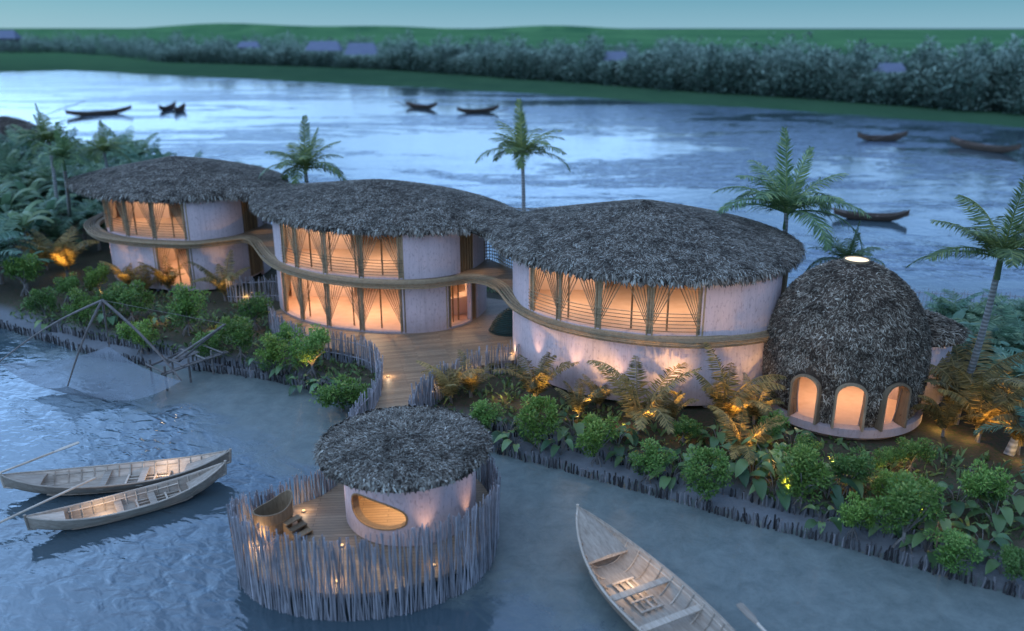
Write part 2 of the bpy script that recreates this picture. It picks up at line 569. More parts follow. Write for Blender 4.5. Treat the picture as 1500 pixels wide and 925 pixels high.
world = bpy.data.worlds.new('World'); scene.world = world; world.use_nodes = True
wt = world.node_tree; wn = wt.nodes; wl = wt.links
bg = wn['Background']
sky = wn.new('ShaderNodeTexSky'); sky.sky_type = 'NISHITA'; sky.sun_disc = False
SUN_EL, SUN_ROT = R(5), R(-75)
sky.sun_elevation = SUN_EL; sky.sun_rotation = SUN_ROT; sky.ozone_density = 4.0; sky.air_density = 1.0; sky.dust_density = .6
tcw = wn.new('ShaderNodeTexCoord'); sep = wn.new('ShaderNodeSeparateXYZ'); wl.new(tcw.outputs['Generated'], sep.inputs[0])
rmp = wn.new('ShaderNodeValToRGB'); e = rmp.color_ramp.elements
stops = [(0, (.22, .42, .55)), (.030, (.12, .30, .42)), (.045, (.28, .52, .78)), (.068, (.60, 1.0, 1.62)), (.14, (.56, .98, 1.60)), (.25, (.27, .53, 1.05)), (.45, (.26, .48, .94)), (.68, (.44, .68, 1.16)), (1, (.46, .70, 1.15))]
while len(e) < len(stops): e.new(.5)
for q, (p, c) in zip(e, stops):
    q.position = p; q.color = (*c, 1)
wl.new(sep.outputs['Z'], rmp.inputs['Fac'])
# brighter towards the left, where the sun went down
glow = wn.new('ShaderNodeMapRange'); glow.inputs['From Min'].default_value = .45; glow.inputs['From Max'].default_value = -.75
glow.inputs['To Min'].default_value = .85; glow.inputs['To Max'].default_value = 1.75
wl.new(sep.outputs['X'], glow.inputs['Value'])
# thin cloud
mpw = wn.new('ShaderNodeMapping'); mpw.inputs['Scale'].default_value = (1, 1, 2.6); wl.new(tcw.outputs['Generated'], mpw.inputs['Vector'])
cl = wn.new('ShaderNodeTexNoise'); cl.inputs['Scale'].default_value = 3.2; cl.inputs['Detail'].default_value = 5; cl.inputs['Distortion'].default_value = .4
wl.new(mpw.outputs['Vector'], cl.inputs['Vector'])
clr = wn.new('ShaderNodeMapRange'); clr.inputs['From Min'].default_value = .36; clr.inputs['From Max'].default_value = .66
clr.inputs['To Min'].default_value = .62; clr.inputs['To Max'].default_value = 1.45
wl.new(cl.outputs['Fac'], clr.inputs['Value'])
hz = wn.new('ShaderNodeMapRange'); hz.inputs['From Min'].default_value = .045; hz.inputs['From Max'].default_value = .10
wl.new(sep.outputs['Z'], hz.inputs['Value'])
mul = wn.new('ShaderNodeMath'); mul.operation = 'MULTIPLY'; wl.new(glow.outputs[0], mul.inputs[0]); wl.new(clr.outputs[0], mul.inputs[1])
lerp = wn.new('ShaderNodeMix'); lerp.data_type = 'FLOAT'; wl.new(hz.outputs[0], lerp.inputs[0]); lerp.inputs[2].default_value = 1.0; wl.new(mul.outputs[0], lerp.inputs[3])
sc_ = wn.new('ShaderNodeVectorMath'); sc_.operation = 'SCALE'; wl.new(rmp.outputs['Color'], sc_.inputs[0]); wl.new(lerp.outputs[0], sc_.inputs['Scale'])
# the physical sky, tinted blue hour, added under the gradient
tint = wn.new('ShaderNodeMix'); tint.data_type = 'RGBA'; tint.blend_type = 'MULTIPLY'; tint.inputs[0].default_value = 1
wl.new(sky.outputs['Color'], tint.inputs[6]); tint.inputs[7].default_value = (.045, .075, .11, 1)
addw = wn.new('ShaderNodeVectorMath'); addw.operation = 'ADD'; wl.new(sc_.outputs[0], addw.inputs[0]); wl.new(tint.outputs[2], addw.inputs[1])
# one bright bank of cloud low in the west
dt = wn.new('ShaderNodeVectorMath'); dt.operation = 'DOT_PRODUCT'; wl.new(tcw.outputs['Generated'], dt.inputs[0])
cv = Vector((-.60, .70, .38)).normalized(); dt.inputs[1].default_value = cv
cs0 = wn.new('ShaderNodeMath'); cs0.operation = 'MULTIPLY_ADD'; wl.new(cl.outputs['Fac'], cs0.inputs[0]); cs0.inputs[1].default_value = .10; wl.new(dt.outputs['Value'], cs0.inputs[2])
cm = wn.new('ShaderNodeMapRange'); cm.inputs['From Min'].default_value = .985; cm.inputs['From Max'].default_value = 1.045; cm.inputs['To Max'].default_value = 1.25
wl.new(cs0.outputs[0], cm.inputs['Value'])
cb = wn.new('ShaderNodeVectorMath'); cb.operation = 'SCALE'; cb.inputs[0].default_value = (.55, .95, 1.55); wl.new(cm.outputs[0], cb.inputs['Scale'])
add2 = wn.new('ShaderNodeVectorMath'); add2.operation = 'ADD'; wl.new(addw.outputs[0], add2.inputs[0]); wl.new(cb.outputs[0], add2.inputs[1])
wl.new(add2.outputs[0], bg.inputs['Color']); bg.inputs['Strength'].default_value = 1.0

sun = bpy.data.lights.new('sun', 'SUN'); sun.energy = .4; sun.angle = R(25); sun.color = (.72, .84, 1.0)
sun_o = bpy.data.objects.new('sun', sun); C.objects.link(sun_o)
sun_o.rotation_euler = (R(50), 0, R(-35))

OUTER = [(-95, 76), (-60, 62), (-45, 55.5), (-31.6, 48.87), (-22.97, 43.77), (-19.54, 42.47), (-16.15, 41.8), (-12.52, 40.6), (-8.89, 38.53), (-3.4, 34.22),
         (1.44, 31.53), (4.09, 30.01), (6.54, 28.62), (8.88, 27.14), (11.02, 26.12), (12.87, 25.05), (14.59, 23.97), (16.57, 22.79), (24, 18), (34, 11)]
BACK = [(46, 30), (42, 50), (24, 52.5), (14, 56), (2, 61), (-8, 66), (-20, 74), (-30, 84), (-40, 97), (-58, 110), (-120, 120)]
INNER = [(-95, 80), (-58, 64), (-43, 57), (-28.66, 48.31), (-20.14, 44.31), (-12.7, 41.32), (-8.56, 38.67), (-3.2, 35.6), (1.51, 33.3), (4.14, 31.75), (5.69, 30.37), (7.7, 29.51),
         (9.67, 28.29), (11.63, 27.29), (13.47, 26.25), (15.23, 25.37), (16.5, 24.26), (24.5, 19.6), (36, 12)]


def sstep(a, b, x):
    t = np.clip((x - a) / (b - a), 0, 1)
    return t * t * (3 - 2 * t)


def ground_h(X, Y):
    X = np.asarray(X, float); Y = np.asarray(Y, float)
    dO = sdist(OUTER + BACK, X, Y); dI = sdist(INNER + [(p[0] - .1, p[1] - .6) for p in BACK], X, Y)
    return -.45 + .50 * sstep(-.7, .25, dO) + .45 * sstep(-.3, 1.6, dI) + .05 * np.sin(X * 1.7 + Y) * np.sin(Y * 1.3 - X * .6)


def gz(x, y):
    return float(ground_h(np.array([x]), np.array([y]))[0])


xs = np.arange(-120, 50.01, .7); ys = np.arange(8, 125.01, .7)
GX, GY = np.meshgrid(xs, ys)
Z = ground_h(GX, GY)
nx, ny = len(xs), len(ys)
i = np.arange(ny - 1)[:, None] * nx + np.arange(nx - 1)[None, :]
fc = np.stack([i, i + 1, i + nx + 1, i + nx], -1).reshape(-1, 4)
mb = MB(); mb.add(np.stack([GX, GY, Z], -1).reshape(-1, 3), fc, .5)
tag(mb.build('ground', M['soil'], smooth=True), kind='structure')

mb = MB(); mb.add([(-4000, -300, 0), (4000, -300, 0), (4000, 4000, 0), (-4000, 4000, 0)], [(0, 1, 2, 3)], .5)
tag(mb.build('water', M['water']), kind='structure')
# riverbed / base ground sheet
mb = MB(); mb.add([(-30000, -3000, -2.5), (30000, -3000, -2.5), (30000, 40000, -2.5), (-30000, 40000, -2.5)], [(0, 1, 2, 3)], .5)
tag(mb.build('riverbed', M['soil']), kind='structure')

BANK = [at(px, py, .3) for px, py in [(-700, 106), (-300, 106), (0, 105), (100, 103), (250, 110), (380, 116), (500, 122), (620, 127), (700, 132), (850, 141), (1000, 151), (1130, 159), (1260, 168), (1400, 178), (1500, 186), (1700, 202), (1950, 225)]]
bank = catmull(BANK, 150, False)
bank += np.c_[rng.normal(0, .5, 150), rng.normal(0, .6, 150)]
rows = []
for k, (s, z) in enumerate([(0, -.8), (.012, .5), (.05, 1.0), (.15, 1.2), (.5, 1.4), (1.5, 1.5), (6, 2), (25, 2), (90, -2)]):
    q = bank * (1 + s); rows.append(v3(q, z))
mb = MB(); mb.loft(rows, r=.5)
far = [(-30000, 12000), (30000, 12000), (30000, 40000), (-30000, 40000)]
tag(mb.build('land', M['grass'], smooth=True), kind='structure')
mb = MB()
a = np.linspace(-60, 60, 90)
rows = []
for d, hh in ((3600, -3), (3900, 1), (4300, 1), (5200, .8), (6500, -5)):
    X = np.sin(np.radians(a)) * d; Yv = np.cos(np.radians(a)) * d
    hgt = 3 + 26 * np.exp(-((a + 16) / 9) ** 2) + 16 * np.exp(-((a - 3) / 8) ** 2) + 5 * np.sin(a * .6) + 3
    rows.append(np.c_[X, Yv, hgt * max(hh, 0) + (hh if hh < 0 else 0)])
mb.loft(rows, r=.5)
tag(mb.build('hills', M['grass'], smooth=True), kind='structure')

# farmhouses whose roofs show above the far wood
FARMS = [(475, 70, 420, 17, 4.2, 'wide pale roofed farmhouse in the far wood, above the second river boat from left'),
                         (530, 76, 395, 15, 5.0, 'dark lavender roofed farmhouse beside a wider pale roof in the far wood'),
                         (365, 66, 480, 12, 3.0, 'small pale roof alone in the far wood, left of the pair of farmhouse roofs'),
                         (6, 54, 660, 22, 6.0, 'pale roofed farmhouse at the left end of the far wood'),
                         (902, 82, 275, 8, 2.6, 'little pale blue roof in the middle of the far wood, above the central palm'),
                         (1300, 99, 226, 9, 2.4, 'lavender roofed farmhouse at the right of the far wood, above the paired boats')]
FARM_Z = {f[0]: CAM_H - f[2] * math.tan(PITCH + math.atan((f[1] - CY) / F_PX)) - 2.2 for f in FARMS}
for (px, py, dd, w, hgt, lab) in FARMS:
    z = CAM_H - dd * math.tan(PITCH + math.atan((py - CY) / F_PX)) - 1.2
    x, y = (px - CX) / F_PX * (dd * math.cos(PITCH) + 10 * math.sin(PITCH)), dd
    hs = thing('farmhouse', lab, 'house', (x, y, 1.2), math.atan2(-x, y) * .3, 'farmhouses beyond the river')
    m1 = MB(); m1.box((0, 0, z / 2 - .6), (w * .86, w * .5, z - 1.2)); m1.build('wall', M['farm_wall'], hs)
    m2 = MB(); a = w / 2; b = w * .36
    m2.add([(-a, -b, z - 1.3), (a, -b, z - 1.3), (a, b, z - 1.3), (-a, b, z - 1.3), (-a * .75, 0, z - 1.3 + hgt), (a * .75, 0, z - 1.3 + hgt)],
           [(0, 1, 5, 4), (2, 3, 4, 5), (1, 2, 5), (3, 0, 4), (3, 2, 1, 0)]); m2.build('roof', M['farm_roof'], hs)

# ------------------------------------------------------------------ far forest: one mass that nobody could count
mb = MB()
bb = catmull(BANK, 900, False)
P_, D_, L_, W_, R_ = [], [], [], [], []
cnt = 0
for px in np.arange(-260, 1760, 3.1):
    k = np.argmin(np.abs(np.array([px_of(q[0], q[1], 0) for q in bb]) - px)) if False else None
pxb = np.array([px_of(q[0], q[1], 0) for q in bb])
for px in np.arange(-220, 1720, 2.6):
    k = int(np.argmin(np.abs(pxb - px))); b0 = bb[k]; dist = np.hypot(*b0)
    start = np.interp(px, [0, 100, 250, 500, 700, 1000, 1400], [.62, .6, .3, .33, .23, .15, .11])
    depth = np.interp(px, [0, 300, 750, 1000, 1200, 1400], [1.0, .95, .55, .5, .4, .16])
    for j in range(5):
        u = start + depth * (0 if j == 0 else rng.random() ** 1.6) + rng.normal(0, .008)
        x, y = b0 * (1 + u) + rng.normal(0, 1.5, 2)
        H_ = rng.uniform(6, 14) * (1 if j else .85) * (1.0 + .22 * math.sin(px * .043 + j) + .16 * math.sin(px * .117 + 2 * u)); tone = rng.normal(.03, .14)
        rad = rng.uniform(1.5, 3.4)
        for (fx, fy, fd, fw, fh, fl_) in FARMS:
            if abs(px - fx) < fw * .62 * F_PX / fd + 2 and y < fd + 4: H_ = min(H_, 1.1 * (FARM_Z[fx] + (CAM_H - FARM_Z[fx]) * (1 - y / fd)) if y < fd - 6 else 2.0)
        n = 120 if u < .35 else 60
        zz = rng.random(n) ** .8
        ang = rng.random(n) * 2 * PI
        rr = rad * np.sqrt(np.clip(1.02 - (zz * 1.5 - .55) ** 2, .12, 1)) * np.sqrt(rng.random(n))
        p = np.stack([x + rr * np.cos(ang), y + rr * np.sin(ang), .8 + zz * H_ * .82], 1)
        d = np.stack([np.cos(ang), np.sin(ang), rng.normal(.5, .5, n)], 1)
        P_.append(p); D_.append(d); L_.append(rng.uniform(.7, 1.7, n)); W_.append(rng.uniform(.28, .62, n))
        R_.append(np.clip(zz * .55 + rng.random(n) * .35 + tone, 0, .99))  # tone rises with height: pale hazy treetops put into the leaf colour
P_ = np.concatenate(P_); D_ = np.concatenate(D_)
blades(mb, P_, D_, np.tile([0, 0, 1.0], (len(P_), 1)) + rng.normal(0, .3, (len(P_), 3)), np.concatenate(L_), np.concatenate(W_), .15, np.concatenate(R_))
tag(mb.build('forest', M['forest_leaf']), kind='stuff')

# ------------------------------------------------------------------ lamps
WARM = (1.0, .71, .44)


def point(loc, w, col=WARM, rad=.12):
    l = bpy.data.lights.new('lamp', 'POINT'); l.energy = w; l.color = col; l.shadow_soft_size = rad
    o = bpy.data.objects.new('lamp', l); C.objects.link(o); o.location = loc
    return o


def spot(loc, target, w, ang=60, blend=.6, col=WARM, rad=.05):
    l = bpy.data.lights.new('spot_lamp', 'SPOT'); l.energy = w; l.color = col; l.spot_size = R(ang); l.spot_blend = blend; l.shadow_soft_size = rad
    o = bpy.data.objects.new('spot_lamp', l); C.objects.link(o); o.location = loc
    d = Vector(target) - Vector(loc); o.rotation_euler = d.to_track_quat('-Z', 'Y').to_euler()
    return o


# ------------------------------------------------------------------ the three villas
PLAN_A = Plan([(-29.6, 61.8), (-29.0, 59.2), (-28.1, 57.3), (-26.6, 55.8), (-24.2, 54.7), (-21.4, 54.3), (-19.4, 55.2), (-18.2, 57.2), (-17.8, 60), (-18.6, 63.4), (-21, 66.2), (-24.6, 67.2), (-28, 65.4)])
PLAN_B = Plan([(-15.0, 53.4), (-14.7, 50.6), (-13.6, 48.5), (-12.0, 47.0), (-10.4, 46.1), (-8.2, 45.4), (-6.3, 45.2), (-4.3, 45.6), (-2.9, 46.6), (-2.0, 48.2), (-1.6, 50.4), (-2.4, 53.8), (-5, 56.6), (-8.6, 57.6), (-12.2, 57), (-14.3, 55.4)])
PLAN_C = Plan([(.15, 44), (.25, 41.6), (.8, 39.9), (1.9, 38.5), (3.2, 37.4), (4.8, 36.6), (6.5, 36.1), (8.3, 35.95), (10.0, 36.15), (11.3, 36.5), (12.3, 37.2), (12.9, 38.6), (13.2, 41), (13, 44.6), (11.4, 47.6), (8.2, 49.6), (4.8, 49.4), (1.8, 47.4)])
ROOF = {
 'A': dict(front=[(-32.6, 62), (-31.6, 59.8), (-30.2, 58), (-28.8, 56.6), (-27.2, 55.5), (-24.8, 54.5), (-22.2, 54.05), (-20.2, 54.4), (-18.6, 55.1), (-17, 54.6)],
           back=[(-16, 59.6), (-17.0, 63), (-19.2, 66), (-22.5, 68), (-26, 68.4), (-29.3, 67), (-31.6, 64.8), (-32.6, 62)], c=(-24.8, 61.6)),
 'B': dict(front=[(-17.0, 54.6), (-16.4, 52.3), (-15.2, 50), (-13.5, 48.1), (-11.6, 46.6), (-9.5, 45.6), (-7.5, 45.05), (-5.6, 44.95), (-3.8, 45.3), (-2.4, 45.5), (-1.35, 44.2)],
           back=[(.6, 49.4), (-.6, 52.5), (-2.5, 55.5), (-5.5, 57.6), (-9, 58.4), (-12.3, 58.2), (-14.6, 58.6), (-16, 59.6)], c=(-8.6, 51.8)),
 'C': dict(front=[(-1.35, 44.2), (-.6, 41.6), (.3, 39.6), (1.6, 38.2), (3.1, 37.0), (4.6, 36.2), (6.1, 35.75), (7.6, 35.55), (9.1, 35.65), (10.8, 36.2), (12.3, 37.25), (13.6, 38.9), (14.6, 41), (14.9, 43.2)],
           back=[(14.9, 43.2), (14.4, 46), (12.8, 48.6), (10.3, 50.3), (7.5, 50.8), (4.8, 50.3), (2.4, 49.5), (.6, 49.4)], c=(6.9, 43.0)),
}
for k, d in ROOF.items():
    if k == 'C':
        ch = catmull(d['front'][:-1] + d['back'], 130, False); d['poly'] = ch; d['open'] = [ch]
    elif k == 'A':
        ch = catmull(d['back'] + d['front'][1:], 130, False); d['poly'] = ch; d['open'] = [ch]
    else:
        f = catmull(d['front'], 90, False); b = catmull(d['back'], 80, False)
        d['poly'] = np.vstack([f, b]); d['open'] = [f, b]
hx = np.arange(-34, 16.6, .25); hy = np.arange(34, 70.1, .25)
HX, HY = np.meshgrid(hx, hy)
mask = np.zeros(HX.shape, bool)
for d in ROOF.values(): mask |= inside(d['poly'], HX, HY)
U = np.zeros(HX.shape)
for sweep in range(3500):
    U[1:-1, 1:-1] = np.where(mask[1:-1, 1:-1], .25 * (U[2:, 1:-1] + U[:-2, 1:-1] + U[1:-1, 2:] + U[1:-1, :-2] + .0625), 0)
UM = U.max() * 1.02
HF = 7.0 + .16 * (np.sqrt(U + .5) - math.sqrt(.5)) + 1.5 * (1 - np.sqrt(1 - U / UM))
for d in ROOF.values():
    HF += np.where(mask, .30 * np.exp(-np.hypot(HX - d['c'][0], HY - d['c'][1]) / 1.7), 0)


def roof_z(x, y):
    fx = np.clip((np.asarray(x) - hx[0]) / .25, 0, len(hx) - 1.001); fy = np.clip((np.asarray(y) - hy[0]) / .25, 0, len(hy) - 1.001)
    i0 = fx.astype(int); j0 = fy.astype(int); u = fx - i0; v = fy - j0
    return (HF[j0, i0] * (1 - u) + HF[j0, i0 + 1] * u) * (1 - v) + (HF[j0 + 1, i0] * (1 - u) + HF[j0 + 1, i0 + 1] * u) * v


def eave_fringe(mb, pts, z, n, c, l0=.22, l1=.46, spread=.10):
    """hanging tufts along an eave line given as xy points"""
    Q = resample(pts, n)
    T = np.gradient(Q, axis=0); T = nrm(T); O = np.stack([T[:, 1], -T[:, 0]], 1)
    sgn = np.sign((O * (Q - np.array(c))).sum(1)); O *= sgn[:, None]
    for layer in range(3):
        p = np.c_[Q + O * (-.14 + .07 * layer) + rng.normal(0, .04, (n, 2)), np.asarray(z) + .10 - .05 * layer + rng.normal(0, .04, n)]
        d = np.c_[O * .45 + T * rng.normal(0, .35, n)[:, None], -1.0 + rng.normal(0, .2, n)]
        blades(mb, p, d, np.c_[O, np.full(n, .3)], rng.uniform(l0, l1, n), rng.uniform(.05, .11, n), spread, np.clip(rng.normal(.45, .25, n), 0, .99))


def villa_roof(k, base, parent, density=200):
    d = ROOF[k]; poly = d['poly']; c = np.array(d['c']); n = len(poly)
    mb = MB(); rows = []
    for s in [0.02, .08, .16, .26, .36, .46, .56, .66, .76, .84, .9, .95, .98, 1.0]:
        q = c + (poly - c) * s
        rows.append(v3(q, roof_z(q[:, 0], q[:, 1]) - .05))
    q = c + (poly - c) * 1.0; rows.append(v3(q, roof_z(q[:, 0], q[:, 1]) - .30))
    q = c + (poly - c) * .93; rows.append(v3(q, 6.84))
    q = c + (poly - c) * .01; rows.append(v3(q, 6.84))
    mb.loft(rows, closed=True, r=.12)
    x0, y0 = poly.min(0); x1, y1 = poly.max(0)
    m = int((x1 - x0) * (y1 - y0) * density)
    X = rng.uniform(x0, x1, m); Y = rng.uniform(y0, y1, m)
    ok = inside(poly, X, Y); X, Y = X[ok], Y[ok]; m = len(X)
    z = roof_z(X, Y); h = .3
    gx = (roof_z(X + h, Y) - roof_z(X - h, Y)) / (2 * h); gy = (roof_z(X, Y + h) - roof_z(X, Y - h)) / (2 * h)
    gx = np.clip(gx, -.9, .9); gy = np.clip(gy, -.9, .9)
    N = nrm(np.stack([-gx, -gy, np.ones(m)], 1))
    D = np.stack([-gx, -gy, -(gx ** 2 + gy ** 2)], 1); D = nrm(D)
    side = np.cross(N, D)
    ang = rng.normal(0, .75, m)
    D = D * np.cos(ang)[:, None] + side * np.sin(ang)[:, None] + N * rng.uniform(.02, .11, m)[:, None]
    blades(mb, np.stack([X, Y, z - .04], 1), D, N, rng.uniform(.13, .32, m), rng.uniform(.022, .048, m), rng.uniform(-.05, .10, m), np.clip(rng.beta(1.9, 2.1, m), 0, .99))
    for ch in d['open']:
        L = length(ch); nn = int(L * 24)
        Q = resample(ch, nn)
        eave_fringe(mb, ch, roof_z(Q[:, 0], Q[:, 1]) - .08, nn, c)
    return mb.build('roof', M['thatch'], parent, base=base)


BAND = [(-31.2, 63.5), (-31.0, 60.6), (-30.3, 58.7), (-29.13, 57.0), (-27.77, 55.6), (-25.8, 54.55), (-23.9, 53.95), (-21.06, 53.6), (-19.2, 54.5), (-18.0, 55.1), (-17.2, 54.3), (-16.3, 52.4), (-15.2, 50.2), (-13.8, 48.2), (-11.77, 46.4), (-9.6, 45.2),
        (-7.19, 44.6), (-4.92, 44.62), (-3.5, 45.15), (-2.4, 45.7), (-1.5, 45.3), (-.75, 44.0), (-.35, 42.4), (.2, 40.6), (1.5, 38.5), (3.1, 37.1), (4.72, 36.25), (6.51, 35.65), (8.33, 35.45), (9.8, 35.65), (11.2, 36.05), (12.2, 36.6), (13.1, 37.4)]
band = catmull(BAND, 420, False)
tb = nrm(np.gradient(band, axis=0)); nb = np.stack([tb[:, 1], -tb[:, 0]], 1)
cut_ab = int(np.argmin(np.hypot(band[:, 0] + 17.1, band[:, 1] - 54.2)))
cut_bc = int(np.argmin(np.hypot(band[:, 0] + 1.0, band[:, 1] - 44.5)))


def band_part(a, b, root, base):
    """ledge of stacked bamboo rods that runs round the upper storey"""
    P, N = band[a:b + 1], nb[a:b + 1]
    mb = MB()
    mb.loft([v3(P - N * .85, 4.12), v3(P - N * .42, 4.12), v3(P - N * .42, 3.86), v3(P - N * .85, 3.86), v3(P - N * .85, 4.12)], r=.1)
    for k in range(5):
        w = rng.normal(0, .012, len(P)).cumsum() * .02
        mb.tube(v3(P + N * (.13 - .155 * k + w)[:, None], 4.17 - .012 * (4 - k)), .046, 6, r=rng.random())
    for k in range(3):
        mb.tube(v3(P + N * (.10 - .03 * k), 4.06 - .105 * k), .042, 6, r=rng.random())
    for i in range(0, len(P), 6):
        p0 = P[i] + N[i] * .10; p1 = P[i] - N[i] * .6
        mb.tube([(p0[0], p0[1], 4.07), (p1[0], p1[1], 4.07)], .03, 5, r=.2)
    mb.build('balcony_ledge', M['bamboo'], root, base=base)


def walkway(poly, root, base, z0=3.95, z1=4.16):
    mb = MB(); slab(mb, np.array(poly), z0, z1); mb.build('walkway', M['deck'], root, base=base)


def fan_post(plan, i, z0, z1, root, base, left=True, right=True, reach=1.15, n=6):
    p = plan.at(i, -.10)
    mb = MB(); mb.tube([(p[0], p[1], z0), (p[0] + .01, p[1], (z0 + z1) / 2), (p[0], p[1], z1)], .095, 8)
    q = plan.at(i - .12 / plan.step, -.02); mb.tube([(q[0], q[1], z0), (q[0], q[1], z1)], .05, 6)
    q = plan.at(i + .12 / plan.step, -.02); mb.tube([(q[0], q[1], z0), (q[0], q[1], z1)], .05, 6)
    post = mb.build('post', M['bamboo'], root, base=base)
    h = z1 - z0
    for s, on in ((-1, left), (1, right)):
        if not on: continue
        mb = MB()
        for k in range(n):
            f = (k + .6) / n
            top = plan.at(i + s * (.12 + reach * f) / plan.step, -.03 - .01 * k)
            bot = plan.at(i + s * .07 / plan.step, -.03 - .01 * k)
            zb = z0 + h * (.10 + .30 * (1 - f))
            mid = plan.at(i + s * (.10 + reach * f * .5) / plan.step, -.03 - .01 * k)
            mb.tube([(bot[0], bot[1], zb), (mid[0], mid[1], (zb + z1) / 2), (top[0], top[1], z1 - .02)], .024, 5)
        mb.build('rod_fan', M['bamboo'], post)


def villa(key, plan, label, base, zf, low_open, up_open, low_posts, up_posts, low_doors, up_doors, low_wall0):
    root = thing('round_villa', label, 'villa', base, 0, 'thatched round villas on the island')
    tops = {0: 3.86, 1: 6.86}
    for st, (z0, openings, posts, doors) in enumerate(((zf, low_open, low_posts, low_doors), (4.18, up_open, up_posts, up_doors))):
        z1 = tops[st]
        zm = (z0 + z1) / 2
        rngs = sorted([(plan.idx(a, zm), plan.idx(b, zm)) for a, b in openings + doors])
        cur = None
        n = plan.n
        gaps = []
        for k in range(len(rngs)):
            gaps.append((rngs[k][1], rngs[(k + 1) % len(rngs)][0] + (n if k == len(rngs) - 1 else 0)))
        if not rngs: gaps = [(0, n)]
        for a, b in gaps:
            if b - a < 1: continue
            mb = MB(); wall(mb, plan, a, b, (low_wall0 if st == 0 else 4.16), z1)
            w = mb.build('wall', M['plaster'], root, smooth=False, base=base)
            if st == 0 or True:                                   # plastered room side, a skin inside the wall
                mb = MB(); q = plan.arc(a, b, -.285); mb.loft([v3(q, z0 + .02), v3(q, z1 - .02)], r=.5)
                mb.build('inner_lining', M['warm_plaster'], w)
        for a, b in doors:
            ia, ib = plan.idx(a, zm), plan.idx(b, zm)
            mb = MB(); wall(mb, plan, ia, ib, z0, z1 - .1, .07, -.10)
            for k in range(ia, ib + 1, 2):
                q = plan.at(k, -.06); mb.tube([(q[0], q[1], z0), (q[0], q[1], z1 - .1)], .04, 5)
            mb.build('door', M['door_wood'], root, base=base)
        for px, l, r_ in posts:
            fan_post(plan, plan.idx(px, zm), z0, z1, root, base, l, r_)
        for a, b in openings:
            ia, ib = plan.idx(a, zm), plan.idx(b, zm)
            if st == 1:
                mb = MB()
                for k in range(6):
                    mb.tube(v3(plan.arc(ia, ib, .04), 4.42 + .17 * k), .02, 5)
                mb.build('window_rail', M['bamboo'], root, base=base)
            # timber lining of the opening, top and bottom
            mb = MB(); wall(mb, plan, ia, ib, z1 - .16, z1 - .003, .2, -.02)
            mb.build('lintel', M['bamboo'], root, base=base)
            mb = MB(); wall(mb, plan, ia, ib, (low_wall0 if st == 0 else 4.16), z0 + .06, .3, -.004)
            mb.build('sill', M['plaster'], root, base=base)
        for a, b in openings:
            ia, ib = plan.idx(a, zm), plan.idx(b, zm)
            for k in np.linspace(ia, ib, max(3, int((ib - ia) * plan.step / 1.55)) + 1)[1:-1]:
                q = plan.at(float(k) + .35 / plan.step, -.75)
                mb = MB(); mb.tube([(q[0], q[1], z0), (q[0], q[1], z1)], .05, 6); mb.build('inner_post', M['door_wood'], root, base=base)
        c_ = plan.c
        for dx_, wd_, mt_ in ((-.30, .30, 'warm_plaster'), (.22, .20, 'door_wood')):
            lo_ = plan.p.min(0); hi_ = plan.p.max(0); wx = (hi_[0] - lo_[0])
            mb = MB(); mb.box((c_[0] + dx_ * wx, c_[1] + .6, (z0 + z1) / 2 - .25), (wd_ * wx, .12, z1 - z0 - .5)); mb.build('partition', M[mt_], root, base=base)
        mb = MB(); q = plan.arc(0, plan.n - 1, -.27); slab(mb, q, z0 - .18, z0)
        mb.build('floor', M['floor'], root, base=base)
        if st == 0:
            mb = MB(); q = plan.arc(0, plan.n - 1, -.29); slab(mb, q, 3.72, 3.98)
            mb.build('ceiling', M['warm_plaster'], root, base=base)
    # stilts under the raised floor
    for k in range(0, plan.n, 26):
        q = plan.at(k, -.35)
        mb = MB(); mb.tube([(q[0], q[1], -.3), (q[0], q[1], low_wall0 + .02)], .13, 8); mb.build('stilt', M['stake'], root, base=base)
    villa_roof(key, base, root)
    return root


bA, bB, bC = (-23.6, 61, .5), (-8.4, 51.6, .5), (6.9, 42.6, .5)
vA = villa('A', PLAN_A, 'farthest thatched round villa, at the left edge of the island beside the jungle', bA, .95,
           [(231, 280)], [(141, 272)], [(230, False, True), (281, True, False)], [(143, False, True), (158, True, True), (183, True, True), (222, True, True), (272, True, False)],
           [(364, 384)], [(355, 376)], .7)
vB = villa('B', PLAN_B, 'middle thatched round villa with glowing open windows on both storeys', bB, 1.0,
           [(413, 590), (656, 690)], [(411, 590)], [(416, False, True), (441, True, True), (479, True, True), (530, True, True), (589, True, False), (657, False, False)],
           [(414, False, True), (433, True, True), (475, True, True), (526, True, True), (585, True, False)], [(691, 699)], [(675, 694)], .9)
vC = villa('C', PLAN_C, 'nearest thatched round villa with a blank lavender lower wall lit by uplights', bC, 1.0,
           [], [(776, 1030)], [], [(779, False, True), (817, True, True), (878, True, True), (952, True, True), (1026, True, False)], [], [], .72)
band_part(0, cut_ab, vA, bA); band_part(cut_ab, cut_bc, vB, bB); band_part(cut_bc, len(band) - 1, vC, bC)
